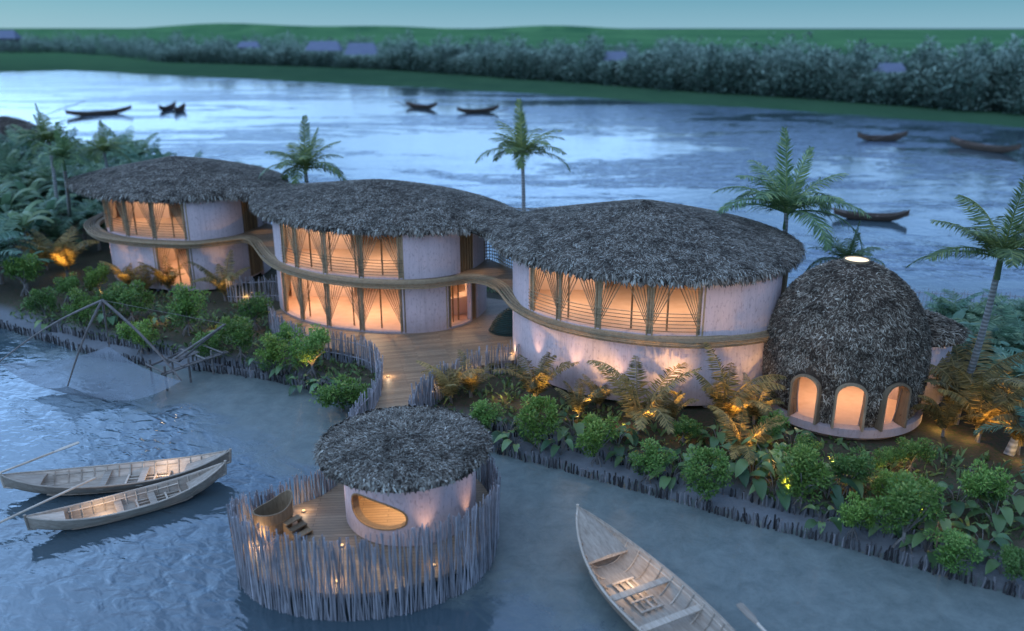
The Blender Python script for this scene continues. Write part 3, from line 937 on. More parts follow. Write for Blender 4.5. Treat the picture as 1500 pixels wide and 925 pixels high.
# upper walkways in the two gaps
ia = int(np.argmin(np.hypot(band[:, 0] + 19.4, band[:, 1] - 54.4))); ib = int(np.argmin(np.hypot(band[:, 0] + 13.8, band[:, 1] - 48.2)))
walkway(np.vstack([band[ia:cut_ab + 1] - nb[ia:cut_ab + 1] * .1, [(-16.4, 58.5), (-18.2, 60)]]), vA, bA)
walkway(np.vstack([band[cut_ab:ib + 1] - nb[cut_ab:ib + 1] * .1, [(-14.2, 52.5), (-15, 56), (-16.4, 58.5)]]), vB, bB, 3.952, 4.162)
ia = int(np.argmin(np.hypot(band[:, 0] + 3.6, band[:, 1] - 45.1))); ib = int(np.argmin(np.hypot(band[:, 0] - .2, band[:, 1] - 40.6)))
walkway(np.vstack([band[ia:cut_bc + 1] - nb[ia:cut_bc + 1] * .1, [(.1, 47.4), (-1.5, 49.8), (-2.1, 48.5)]]), vB, bB)
walkway(np.vstack([band[cut_bc:ib + 1] - nb[cut_bc:ib + 1] * .1, [(.6, 41.5), (.35, 44.2), (1.2, 46.8), (.1, 47.4)]]), vC, bC, 3.952, 4.162)


def back_rail(pts, root, base, nsl, ztop=6.7):
    q = catmull(pts, 60, False)
    mb = MB()
    for k in range(7):
        mb.tube(v3(q, 4.35 + .2 * k), .03, 5)
    for p in resample(q, nsl):
        mb.tube([(p[0], p[1], 4.16), (p[0], p[1], ztop)], .028, 5)
    mb.build('balustrade', M['bamboo'], root, base=base)


back_rail([(-2.0, 48.6), (-1.5, 49.4), (-.9, 49.0), (-.3, 47.6), (.6, 46.6)], vB, bB, 26)
back_rail([(-18.0, 58.6), (-17.4, 59.6), (-16.2, 58.6), (-15.2, 55.6)], vA, bA, 22)
# the post that carries the river end of the nearest roof
mb = MB(); mb.tube([(14.05, 41.6, .3), (14.0, 41.6, 3.6), (14.05, 41.6, 6.95)], .17, 10); mb.build('post', M['bamboo'], vC, base=bC)
# furniture of the middle villa seen through the open side
st = thing('curved_bench', 'cream curved built-in bench seen through the side opening of the middle villa', 'bench', (-4.2, 50.2, 1.0))
mb = MB(); aa = np.linspace(-1.5, .9, 24)
o1 = np.c_[np.cos(aa) * 2.0, np.sin(aa) * 2.0]; o2 = o1 * .62
mb.loft([v3(o1, .02), v3(o1, .5), v3(o2, .5), v3(o2, .02)], r=.5); mb.build('seat', M['warm_plaster'], st)
mb = MB(); mb.loft([v3(o1 * 1.05, .02), v3(o1 * 1.05, 1.1), v3(o1 * .97, 1.1), v3(o1 * .97, .5)], r=.5); mb.build('backrest', M['warm_plaster'], st)

# room lamps
for (x, y, z, w) in [(-22.5, 58, 6.3, 130), (-26.5, 60, 6.3, 120), (-22.5, 57.6, 3.4, 170), (-24.5, 60, 3.4, 90),
                     (-11.8, 50, 6.3, 150), (-8, 48.6, 6.3, 170), (-5.4, 50.4, 6.3, 110), (-12.2, 50, 3.3, 170), (-8.6, 48.4, 3.3, 200), (-5, 49.2, 3.3, 150), (-3.6, 51, 3.3, 60),
                     (3, 40.6, 6.3, 160), (6.6, 39.2, 6.3, 190), (9.8, 39.6, 6.3, 150)]:
    point((x, y, z), w * 1.55)
# small downlights under the walkways
for (x, y, z) in [(-17.2, 57.0, 6.4), (-15.6, 53.6, 6.4), (-1.3, 46.8, 6.5), (-.6, 44.6, 6.5), (-2.3, 46.5, 6.5)]:
    spot((x, y, z), (x, y - .1, 4), 55, 50, .7)
for (x, y, z) in [(-1.3, 46.9, 3.75), (-3.6, 44.4, 3.7), (-.2, 43.0, 3.7)]:
    spot((x, y, z), (x, y, 0), 60, 75, .8)

# wall uplights
def uplight(plan, px, zm, z0, w=60, out=.42, tilt=.18, ang=44):
    i = plan.idx(px, zm); p = plan.at(i, out); q = plan.at(i, out - tilt)
    spot((p[0], p[1], z0), (q[0], q[1], z0 + 1.0), w * 3.0, ang + 8, 1.0, (1, .62, .40), .03)


for px, w in ((788, 60), (842, 75), (908, 55), (986, 75)): uplight(PLAN_C, px, 1.9, 1.5, w)
uplight(PLAN_A, 160, 2.2, 1.35, 90)

# ------------------------------------------------------------------ terrace, path
TER = np.vstack([catmull([(-14.9, 48.6), (-13.6, 46.2), (-12.0, 44.2), (-10.0, 42.9), (-8.2, 41.8), (-7.0, 40.6), (-6.55, 39.2), (-6.3, 37.4), (-6.3, 35.6), (-6.5, 34.0), (-6.5, 31.2), (-5.4, 28.6)], 60, False),
                 catmull([(-2.6, 28.8), (-4.1, 32), (-4.6, 34.2), (-4.4, 36.3), (-3.7, 38.0), (-2.4, 39.6), (-.9, 40.9), (.5, 41.4), (1.0, 44)], 40, False), [(1.5, 47), (.5, 51), (-4, 53), (-10, 52), (-14, 50.6)]])
mb = MB(); slab(mb, TER, .78, .94)
tag(mb.build('path', M['deck']), kind='structure')
mb = MB()
for p in resample(TER, 44, True):
    mb.tube([(p[0] * .995, p[1], -.4), (p[0] * .995, p[1], .8)], .08, 6)
piers = mb

# ------------------------------------------------------------------ fences
def stake_mesh(k, rad=.032):
    mb = MB()
    n = 5
    z = np.linspace(0, 1, n)
    x = np.cumsum(rng.normal(0, .014, n)); y = np.cumsum(rng.normal(0, .014, n))
    mb.tube(np.c_[x - x[0], y - y[0], z], np.linspace(rad, rad * .72, n) * rng.uniform(.85, 1.15, n), 6, r=(k * .137) % 1)
    return mb


def stake_protos(mat):
    out = []
    for k in range(7):
        o = stake_mesh(k).build('stake', M[mat]); C.objects.unlink(o); out.append(o.data)
        bpy.data.objects.remove(o)
    return out


PROTO = {k: stake_protos(k) for k in ('stake', 'wet_stake')}


def fence(label, path, h, spacing, mat='stake', z0=None, lean=.05, rad=1.0, cat='fence', group=None, splay=0.0, hvar=.12, jit=.04, name='stake_fence', rail=None, near_first=True):
    n = max(3, int(length(path) / spacing)); P = resample(path, n)
    base = (float(P[n // 2, 0]), float(P[n // 2, 1]), float(gz(*P[n // 2]) if z0 is None else z0))
    root = thing(name, label, cat, base, 0, group)
    zs = ground_h(P[:, 0], P[:, 1]) - .12 if z0 is None else np.full(n, z0)
    T = nrm(np.gradient(P, axis=0))
    order = np.argsort(np.hypot(P[:, 0], P[:, 1]))
    pick = set(order[:100].tolist())
    rest = MB()
    for k in range(n):
        jx, jy = rng.normal(0, jit, 2)
        hh = (h if not callable(h) else h(P[k])) * rng.uniform(1 - hvar, 1 + hvar); s = rad * rng.uniform(.8, 1.25)
        la = rng.normal(0, lean) + (splay if k % 2 else -splay)       # lean along the run
        lb = rng.normal(0, lean * .6)
        vx = T[k] * la + np.array([T[k, 1], -T[k, 0]]) * lb
        d = Vector((vx[0], vx[1], 1)).normalized()
        rot = d.to_track_quat('Z', 'Y'); spin = rng.uniform(0, 6.28)
        me = PROTO[mat][k % 7]
        loc = Vector((P[k, 0] + jx, P[k, 1] + jy, zs[k]))
        mt = Matrix.LocRotScale(loc, rot.to_matrix() @ Matrix.Rotation(spin, 3, 'Z'), Vector((s, s, hh)))
        if k in pick:
            o = bpy.data.objects.new('stake', me); C.objects.link(o); o.parent = root
            o.matrix_parent_inverse = Matrix.Translation(-Vector(base)); o.matrix_basis = mt
        else:
            v = np.array([mt @ q.co for q in me.vertices])
            rest.add(v, [tuple(p.vertices) for p in me.polygons], rng.random())
    if rest.n:
        o = rest.build('stake_infill', M[mat], root, base=base); o['kind'] = 'stuff'
    if rail:
        mb = MB()
        for zr in rail:
            mb.tube(np.c_[P, zs + zr * (h if not callable(h) else 2.0)], .03 * rad, 5)
        mb.build('rail', M[mat], root, base=base)
    return root


G1 = 'low mud palisades along the shore'
outer = np.array(OUTER[3:])
def between(P, x0, x1):
    Q = resample(P, 800); return Q[(Q[:, 0] >= x0) & (Q[:, 0] <= x1)]


fence('dark outer palisade in the mud left of the lift net and jetty, water side', between(outer, -31.6, -19.9), .60, .105, 'wet_stake', hvar=.2, lean=.06, group=G1, rad=1.25, name='palisade')
fence('dark outer palisade in the mud between the fishing jetty and the entrance path', between(outer, -17.3, -7.6), .57, .10, 'wet_stake', hvar=.2, lean=.06, group=G1, rad=1.25, name='palisade')
fence('long dark outer palisade in the mud behind the foreground boat, water side', between(outer, -1.2, 16.57), .57, .085, 'wet_stake', hvar=.22, lean=.06, group=G1, rad=1.2, name='palisade')
inner = np.array(INNER[3:])
fence('dark inner palisade at the foot of the bushes left of the jetty', between(inner, -29, -18), .60, .12, 'wet_stake', hvar=.2, group=G1, rad=1.25, name='palisade')
fence('dark inner palisade at the foot of the bushes below the left terrace fence', between(inner, -17.5, -7.8), .55, .12, 'wet_stake', hvar=.2, group=G1, rad=1.2, name='palisade')
fence('long dark inner palisade at the foot of the bushes right of the bath hut', between(inner, -2.0, 17), .55, .12, 'wet_stake', hvar=.2, group=G1, rad=1.2, name='palisade')
fl = catmull([(-14.3, 46.9), (-13.0, 44.6), (-11.5, 43.0), (-9.3, 42.1), (-7.5, 40.9), (-6.7, 39.2), (-6.35, 37.2), (-6.35, 35.2), (-6.7, 33.4), (-6.7, 31.0)], 120, False)
fence('curved grey stake fence on the left side of the terrace and entrance path', fl, 1.8, .085, 'stake', .3, .05, 1.05, group='stake fences of the terrace', rail=(.35, .8))
fr = catmull([(.3, 40.7), (-1.1, 40.0), (-2.2, 39.0), (-3.3, 37.5), (-4.1, 35.9), (-4.4, 34.2), (-4.1, 32.2), (-3.3, 30.4)], 120, False)
fence('grey stake fence on the right side of the entrance path, ending at the nearest villa', fr, 1.8, .07, 'stake', .3, .07, 1.0, group='stake fences of the terrace', splay=.05)
fence('short grey stake fence in the gap between the left and middle villas', catmull([(-18.6, 52.4), (-17, 52.4), (-15.4, 52.6), (-14.4, 51)], 60, False), 1.75, .10, 'stake', .35, .04, 1.1, group='stake fences of the terrace', rail=(.3, .85))
fence('thin pale stake fence on the river side of the island behind the dome', catmull([(11.5, 53.2), (18, 51.4), (26, 51.2), (38, 48.6)], 80, False), 1.6, .22, 'stake', None, .03, .9, rail=(.9,))

# ------------------------------------------------------------------ bath hut in front
HC = (-3.65, 26.7)
base = (HC[0], HC[1], 0)
hut = thing('bath_hut', 'small round thatched bath hut standing on a stilt deck in the water', 'hut', base)
ang = np.linspace(0, 2 * PI, 241)[:-1]
RW = 2.35
hp = Plan([(HC[0] + RW * math.cos(a), HC[1] + RW * math.sin(a)) for a in np.linspace(0, 2 * PI, 25)[:-1]], 240)
# wall with an egg shaped window cut out of it
mb = MB()
ic = hp.idx(550, 2.1); arc0 = hp.at(ic)
NA, NZ = 240, 40
zz = np.linspace(.92, 3.62, NZ + 1)
def in_egg(k, z):
    dx = ((k - ic + 120) % 240 - 120) * hp.step
    e = .62 + .10 * (dx / 1.1)
    dz = z - 2.04 + .05 * dx
    return (abs(dx / 1.14) ** 2.4 + abs(dz / (.58 - .10 * dx)) ** 2.4) - 1
# mesh as wall arcs above/below the hole: per column z limits
lo = np.full(241, np.nan); hi = np.full(241, np.nan)
cols = np.arange(-24, 24.01, .5)
def egg_limits(dx):
    t = 1 - abs(dx / 1.14) ** 2.4
    if t <= 0: return None
    hgt = (.54 - .08 * dx) * t ** (1 / 2.4)
    c = 2.04 - .05 * dx
    return c - hgt, c + hgt
w_ = hp.step
half = 1.14 / w_
ks = np.r_[np.linspace(-half, half, 49)]
def ringpt(k, off, z):
    p = hp.at(ic + k, off); return (p[0], p[1], z)
for off in (0.0, -.26):
    top, bot, th_, bl_ = [], [], [], []
    for k in ks:
        lim = egg_limits(k * w_) or (2.04 - .05 * k * w_,) * 2
        top.append(ringpt(k, off, 3.62)); th_.append(ringpt(k, off, lim[1])); bl_.append(ringpt(k, off, lim[0])); bot.append(ringpt(k, off, .92))
    mb.loft([top, th_], r=.5); mb.loft([bl_, bot], r=.5)
    if off == 0: E0 = th_ + bl_[::-1]
    else: E1 = th_ + bl_[::-1]
kk = np.linspace(half, 240 - half, 200)
for off in (0.0, -.26):
    mb.loft([[ringpt(k, off, 3.62) for k in kk], [ringpt(k, off, .92) for k in kk]], r=.5)
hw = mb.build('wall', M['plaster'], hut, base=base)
mb = MB(); mb.loft([E0, E1], closed=True, r=.5); mb.build('window_reveal', M['tub_wood'], hut, base=base)
mb = MB(); mb.tube(np.array(E0 + [E0[0]]), .035, 6, r=.5, caps=False); mb.build('window_frame', M['door_wood'], hut, base=base)
mb = MB(); q = np.stack([hp.p[:, 0], hp.p[:, 1]], 1); qi = HC + (q - HC) * .86
mb.loft([v3(qi, .96), v3(qi, 3.5)], closed=True, r=.5)
# opening in the lining: leave out the columns in front of the window
mb = MB()
kk2 = np.linspace(half + 4, 240 - half - 4, 120)
mb.loft([[ringpt(k, -.30, 3.5) for k in kk2], [ringpt(k, -.30, .96) for k in kk2]], r=.5)
mb.build('inner_lining', M['door_wood'], hut, base=base)
mb = MB(); slab(mb, HC + (q - HC) * .88, .9, .965); mb.build('floor', M['hut_deck'], hut, base=base)


def dome_roof(parent, base, c, Rr, z_eave, rise, dens, name='roof', mat='thatch', tilt=(0, 0), fr=17, p=1.8, l=(.22, .5), bw=(.035, .075)):
    a = np.linspace(0, 2 * PI, 97)[:-1]
    cs = np.stack([np.cos(a), np.sin(a)], 1)
    prof = lambda s: z_eave + rise * (1 - np.abs(s) ** p)
    mb = MB(); rows = []
    for s in (0.01, .15, .3, .45, .6, .75, .87, .95, 1.0): rows.append(v3(c + cs * Rr * s, prof(s) - .04))
    rows.append(v3(c + cs * Rr, z_eave - .24)); rows.append(v3(c + cs * Rr * .9, z_eave - .22)); rows.append(v3(c + cs * .02, z_eave - .22))
    mb.loft(rows, closed=True, r=.12)
    m = int(PI * Rr * Rr * dens)
    s = np.sqrt(rng.random(m)); t = rng.random(m) * 2 * PI
    X, Y = c[0] + Rr * s * np.cos(t), c[1] + Rr * s * np.sin(t)
    slope = rise * p * s ** (p - 1) / Rr
    rad = np.stack([np.cos(t), np.sin(t)], 1)
    N = nrm(np.c_[rad * slope[:, None], np.ones(m)]); D = nrm(np.c_[rad, -slope]); S = np.cross(N, D)
    an = rng.normal(0, .8, m)
    D = D * np.cos(an)[:, None] + S * np.sin(an)[:, None] + N * rng.uniform(.05, .35, m)[:, None]
    blades(mb, np.c_[X, Y, prof(s) - .04], D, N, rng.uniform(*l, m), rng.uniform(*bw, m), rng.uniform(-.05, .2, m), np.clip(rng.beta(1.9, 2.1, m), 0, .99))
    ring = np.vstack([c + cs * Rr, c + cs[:1] * Rr])
    eave_fringe(mb, ring, z_eave - .04, int(2 * PI * Rr * fr * 1.5), c, .12, .26)
    return mb.build(name, M[mat], parent, base=base)


dome_roof(hut, base, np.array([-3.8, 26.55]), 3.0, 3.70, .50, 420, l=(.11, .25), bw=(.018, .042))
# deck on stilts: outline follows the fence
DK = catmull([(-9.25, 24.9), (-8.9, 23.4), (-7.6, 22.3), (-5.4, 21.75), (-3.1, 22.2), (-1.3, 23.5), (-.62, 25.4), (-.62, 27.2), (-1.3, 29.0), (-2.6, 30.2), (-4.6, 30.6), (-6.4, 30.2), (-6.75, 28.6), (-7.3, 27.6), (-8.5, 26.6)], 160, True)
dc = DK.mean(0)
deck = thing('stilt_deck', 'oval timber deck on stilts carrying the bath hut and tub', 'deck', (dc[0], dc[1], 0))
mb = MB(); slab(mb, dc + (DK - dc) * .975, .76, .90); mb.build('platform', M['hut_deck'], deck, base=(dc[0], dc[1], 0))
for p in resample(dc + (DK - dc) * .8, 16, True):
    mb = MB(); mb.tube([(p[0], p[1], -.6), (p[0], p[1], .77)], .11, 7); mb.build('stilt', M['stake'], deck, base=(dc[0], dc[1], 0))
cutf = DK.tolist()
kA = int(np.argmin(np.hypot(DK[:, 0] + 6.5, DK[:, 1] - 30.0))); kB = int(np.argmin(np.hypot(DK[:, 0] + 2.4, DK[:, 1] - 30.1)))
loop = np.vstack([DK[kA:], DK[:kB + 1]])
front = loop
fence('tall grey fence of splayed poles ringing the bath hut deck down into the water', front, lambda p: 2.40 + .95 * float(sstep(26.6, 23.2, p[1])) + .35 * float(sstep(-2.0, -.8, p[0])) * float(sstep(23, 26, p[1])), .035, 'stake', -.5, .026, .74, splay=.045, hvar=.07, jit=.035, name='pole_fence', rail=None)
# bathtub, steps
tx, ty = -8.25, 25.35
tub = thing('bathtub', 'oval wooden bathtub with a raised backrest standing on the hut deck', 'bathtub', (tx, ty, .90), R(52))
mb = MB(); a = np.linspace(0, 2 * PI, 49)[:-1]
def tub_ring(s, z): return np.c_[.76 * s * np.cos(a), .45 * s * np.sin(a), z]
rim = .92 + .32 * np.clip(np.cos(a), 0, 1) ** 2 + .10 * np.clip(-np.cos(a), 0, 1) ** 2
mb.loft([tub_ring(.86, 0 * a), tub_ring(1.0, rim * .6), tub_ring(1.03, rim), tub_ring(.95, rim), tub_ring(.90, rim * .6), tub_ring(.78, 0 * a + .12), tub_ring(.01, 0 * a + .12)], closed=True, r=.5)
mb.build('shell', M['tub_wood'], tub)
for zz_ in (.16, .52):
    mb = MB(); mb.tube(np.vstack([tub_ring(.90 + .13 * zz_, 0 * a + zz_), tub_ring(.90 + .13 * zz_, 0 * a + zz_)[:1]]), .02, 5, caps=False); mb.build('hoop', M['door_wood'], tub)
stp = thing('wooden_steps', 'little open wooden step stool beside the bathtub', 'steps', (-7.42, 25.15, .90), R(-38))
for k in range(3):
    mb = MB(); mb.box((.26 - .26 * k, 0, .12 + .16 * k), (.26, .66, .04)); mb.build('tread', M['tub_wood'], stp)
for s in (-1, 1):
    mb = MB(); mb.add([(.4, .30 * s, 0), (-.4, .30 * s, 0), (-.4, .30 * s, .42), (-.26, .30 * s, .42), (.4, .30 * s, .1), (.4, .34 * s, 0), (-.4, .34 * s, 0), (-.4, .34 * s, .42), (-.26, .34 * s, .42), (.4, .34 * s, .1)],
                       [(0, 1, 2, 3, 4), (9, 8, 7, 6, 5), (0, 5, 6, 1), (1, 6, 7, 2), (2, 7, 8, 3), (3, 8, 9, 4), (4, 9, 5, 0)]); mb.build('stringer', M['tub_wood'], stp)
point((-3.8, 26.6, 3.0), 480)
for px, w in ((505, 22), (622, 34), (684, 34)): uplight(hp, px, 1.7, 1.0, w, .36, .16, 46)
# small deck lamps
def bollard(x, y, z, label, w=6, h=.32, power_dir=None):
    b = thing('deck_lamp', label, 'lamp', (x, y, z), 0, 'little lamps on the decks and in the garden')
    m1 = MB(); m1.tube([(0, 0, 0), (0, 0, .05)], [.10, .08], 12); m1.build('housing', M['pole_wood'], b)
    m2 = MB(); m2.tube([(0, 0, .05), (0, 0, .062)], .06, 12); m2.build('diffuser', M['lamp'], b)
    point((x, y, z + .26), w * 1.3, WARM, .04)


bollard(-8.62, 24.45, .90, 'small round floor lamp glowing on the hut deck at the foot of the bathtub', 26)
bollard(-7.55, 26.55, .90, 'small round floor lamp glowing on the hut deck behind the step stool', 9)
bollard(-5.75, 24.4, .90, 'small round floor lamp glowing on the hut deck in front of the egg window', 3)
bollard(-5.55, 22.45, .90, 'small round floor lamp glowing by the front fence of the hut deck', 10)
bollard(-2.55, 23.3, .90, 'small round floor lamp glowing in the narrow deck strip right of the egg window', 3)
bollard(-6.2, 38.9, .94, 'small round floor lamp glowing on the path by the left terrace fence', 12)
bollard(-2.2, 40.2, .94, 'small round floor lamp glowing inside the right path fence', 10)
bollard(-3.8, 37.0, .94, 'small round floor lamp glowing where the path narrows between its fences', 8)
bollard(-.05, 42.0, .94, 'small round floor lamp glowing at the terrace corner of the nearest villa', 10)
bollard(-17.2, 52.9, .94, 'small round floor lamp glowing behind the short fence between two villas', 12)

# dark green ribbed cocoon seat
cs_ = thing('cocoon_seat', 'dark green ribbed cocoon seat on the terrace under the walkway', 'seat', (-.15, 45.6, .94), R(-12))
mb = MB(); rows = []
a = np.linspace(0, 2 * PI, 41)[:-1]
for k in range(25):
    t = k / 24; rr = (1 - t ** 2.1) ** .62 * (1 + .03 * (k % 2))
    rows.append(np.c_[1.15 * rr * np.cos(a) + .35 * t, .85 * rr * np.sin(a), np.full(40, 1.55 * t)])
mb.loft(rows, closed=True, r=.5); mb.build('hood', M['green_weave'], cs_, smooth=True)
mb = MB(); mb.tube(np.c_[1.17 * np.cos(a), .87 * np.sin(a), 0 * a + .05], .06, 6, caps=False); mb.build('base_ring', M['green_weave'], cs_)

# ------------------------------------------------------------------ the dome
DC = np.array([15.3, 36.1]); base = (DC[0], DC[1], .4)
dome = thing('thatched_dome', 'egg shaped thatched dome with three glowing arches and a lit skylight', 'dome', base)
ZB, ZT = 1.12, 7.72
def dome_r(z):
    t = np.clip((z - ZB) / (ZT - ZB), 0, 1)
    return np.interp(t, [0, .1, .25, .4, .55, .68, .78, .86, .92, .96, 1], [3.32, 3.46, 3.56, 3.54, 3.38, 3.06, 2.66, 2.18, 1.66, 1.18, .54])
def dome_slope(z): return (dome_r(z + .15) - dome_r(z - .15)) / .3
ARCH = []
for px in (1180, 1243, 1306):
    best = min(np.linspace(-PI, 0, 721), key=lambda t: abs(px_of(DC[0] + 3.45 * math.cos(t), DC[1] + 3.45 * math.sin(t), 1.9) - px) + (0 if (math.cos(t) * (DC[0] + 3.4 * math.cos(t)) + math.sin(t) * (DC[1] + 3.4 * math.sin(t))) < 0 else 1e5))
    ARCH.append(best)
AW, AH0, AH = .56, 1.55, 2.05     # half width, spring height, crown height above floor
def arch_top(dx):
    return ZB + .06 + AH0 + math.sqrt(max(0, 1 - (dx / AW) ** 2)) * (AH - AH0)
def in_arch(t, z, pad=0.0):
    r = 3.5; out = np.zeros(np.shape(t), bool)
    for a0 in ARCH:
        dx = np.abs(((t - a0 + PI) % (2 * PI) - PI) * r)
        top = ZB + .06 + AH0 + np.sqrt(np.clip(1 - (dx / (AW + pad)) ** 2, 0, 1)) * (AH - AH0 + pad)
        out |= (dx < AW + pad) & (z < top)
    return out
mb = MB()
NTH, NZD = 360, 80
tv = np.linspace(-PI, PI, NTH + 1); zv = np.linspace(ZB, ZT, NZD + 1)
for rr_off, key in ((0, 0), (-.30, 1)):
    V = []; 
    for z in zv:
        r = dome_r(z) + rr_off
        V.append(np.c_[DC[0] + r * np.cos(tv[:-1]), DC[1] + r * np.sin(tv[:-1]), np.full(NTH, z)])
    Fc = []
    for iz in range(NZD):
        zc = (zv[iz] + zv[iz + 1]) / 2
        tcn = (tv[:-1] + tv[1:]) / 2
        hole = in_arch(tcn, np.full(NTH, zc), .02)
        for j in range(NTH):
            if not hole[j]:
                k = (j + 1) % NTH; Fc.append((iz * NTH + j, iz * NTH + k, (iz + 1) * NTH + k, (iz + 1) * NTH + j))
    if key == 0: mb.add(np.concatenate(V), Fc, .12)
    else:
        mi = MB(); mi.add(np.concatenate(V), Fc, .5)
m = 46000
z = rng.uniform(ZB + .05, ZT - .02, m); t = rng.uniform(-PI, PI, m)
ok = ~in_arch(t, z - .25, .12) & ~in_arch(t, z, .10) & (rng.random(m) < dome_r(z) / 3.5 + .05); z, t = z[ok], t[ok]; m = len(z)
r = dome_r(z); sl = dome_slope(z)
rad = np.stack([np.cos(t), np.sin(t)], 1)
N = nrm(np.c_[rad, -sl]); D = nrm(np.c_[-rad * sl[:, None], -np.ones(m)]); S = np.cross(N, D)
an = rng.normal(0, .8, m)
Dd = D * np.cos(an)[:, None] + S * np.sin(an)[:, None] + N * rng.uniform(.08, .4, m)[:, None]
blades(mb, np.c_[DC + rad * (r - .03)[:, None], z], Dd, N, rng.uniform(.14, .32, m), rng.uniform(.026, .055, m), rng.uniform(-.05, .15, m), np.clip(rng.beta(1.9, 2.1, m), 0, .99))
mb.build('thatch_shell', M['dark_thatch'], dome, base=base)
mi.build('inner_lining', M['warm_plaster'], dome, base=base)
a = np.linspace(0, 2 * PI, 97)[:-1]; cs = np.stack([np.cos(a), np.sin(a)], 1)
mb = MB(); mb.loft([v3(DC + cs * 3.2, .78), v3(DC + cs * 3.62, .80), v3(DC + cs * 3.62, 1.18), v3(DC + cs * .02, 1.18)], closed=True, r=.5); mb.build('plinth', M['plaster'], dome, base=base)
mb = MB(); mb.loft([v3(DC + cs * 2.3, -.2), v3(DC + cs * 2.9, .2), v3(DC + cs * 3.5, .798)], closed=True, r=.5); mb.build('bowl_base', M['warm_plaster'], dome, base=base)
mb = MB(); mb.loft([v3(DC + cs * 3.15, 1.186), v3(DC + cs * .02, 1.186)], closed=True, r=.5); mb.build('floor', M['floor'], dome, base=base)
mb = MB(); mb.loft([v3(DC + cs * .56, ZT - .04), v3(DC + cs * .56, ZT + .08), v3(DC + cs * .50, ZT + .08), v3(DC + cs * .50, ZT - .1)], closed=True, r=.5); sk = mb.build('skylight', M['bamboo'], dome, base=base)
mb = MB(); mb.loft([v3(DC + cs * .50, ZT + .05), v3(DC + cs * .01, ZT + .07)], closed=True, r=.5); mb.build('pane', M['skylight'], sk)
for a0 in ARCH:
    er = np.array([math.cos(a0), math.sin(a0)]); et = np.array([-er[1], er[0]])
    prof = [(-AW, ZB + .06)] + [(-AW, ZB + .06 + AH0 * f) for f in (.5, 1)] + [(AW * math.sin(u), ZB + .06 + AH0 + (AH - AH0) * math.cos(u)) for u in np.linspace(-PI / 2, PI / 2, 15)[1:-1]] + [(AW, ZB + .06 + AH0 * f) for f in (1, .5, 0)]
    def ring(rr, pad):
        out = []
        for dx, z in prof:
            f = 1 + pad / AW
            c_ = DC + er * rr + et * dx * f
            out.append((c_[0], c_[1], (z - ZB - .06) * (1 + pad / AH) + ZB + .06))
        return out
    mb = MB(); mb.loft([ring(3.05, 0), ring(3.72, 0), ring(3.72, .09), ring(3.3, .09)], r=.5)
    mb.build('arch_frame', M['tub_wood'], dome, base=base)
# bench and shelf inside the dome
mb = MB()
for zz_, wd in ((2.0, .5), (2.5, .35), (3.0, .3)):
    aa = np.linspace(.35, 2.4, 40); q1 = DC + np.stack([np.cos(aa), np.sin(aa)], 1) * 3.2; q2 = DC + np.stack([np.cos(aa), np.sin(aa)], 1) * (3.2 - wd)
    mb.loft([v3(q1, zz_), v3(q2, zz_), v3(q2, zz_ - .08), v3(q1, zz_ - .08)], r=.5)
mb.build('shelf', M['door_wood'], dome, base=base)
point((DC[0], DC[1], 3.6), 210); point((DC[0] - 1.2, DC[1] - .6, 2.8), 60); point((DC[0] + 1.2, DC[1] - .6, 2.8), 60)
# annexe behind the dome and the link roof
an_ = thing('round_annexe', 'narrow round plastered annexe with a thatched cap behind the dome', 'annexe', (18.75, 37.0, .5), 0)
ab = (18.75, 37.0, .5); ac = np.array([18.75, 37.0])
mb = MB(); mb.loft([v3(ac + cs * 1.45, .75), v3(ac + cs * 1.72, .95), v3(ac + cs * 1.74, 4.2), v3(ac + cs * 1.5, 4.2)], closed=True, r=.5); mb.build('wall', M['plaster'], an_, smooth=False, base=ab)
dome_roof(an_, ab, ac, 2.2, 4.35, .8, 150, mat='dark_thatch', p=1.3)
lk = thing('link_canopy', 'small thatched canopy joining the nearest villa to the dome', 'canopy', (12.75, 38.2, .4))
mb = MB(); mb.tube([(0, 0, 0), (0, 0, 4.1)], .12, 8); mb.build('post', M['bamboo'], lk)
dome_roof(lk, (12.75, 38.2, .4), np.array([12.75, 38.2]), 1.25, 4.25, .75, 170, mat='dark_thatch', p=1.3)
# uplights at dome and annexe
spot((19.75, 35.6, .6), (19.35, 36.2, 2.5), 55, 60, .8); spot((18.75, 34.3, .6), (18.3, 34.9, 2), 20, 70, .8)

# ------------------------------------------------------------------ boats
def hull_fn(L, B, D, bow=1.0, stern=.75):
    def half(t): return B / 2 * max(0.0, 1 - abs(t) ** 2.3) ** .85
    def keel(t): return (.95 * (bow if t > 0 else stern)) * abs(t) ** 3.2 * D * 1.35
    def sheer(t): return D + (.95 * (bow if t > 0 else stern)) * abs(t) ** 2.6 * D
    return half, keel, sheer


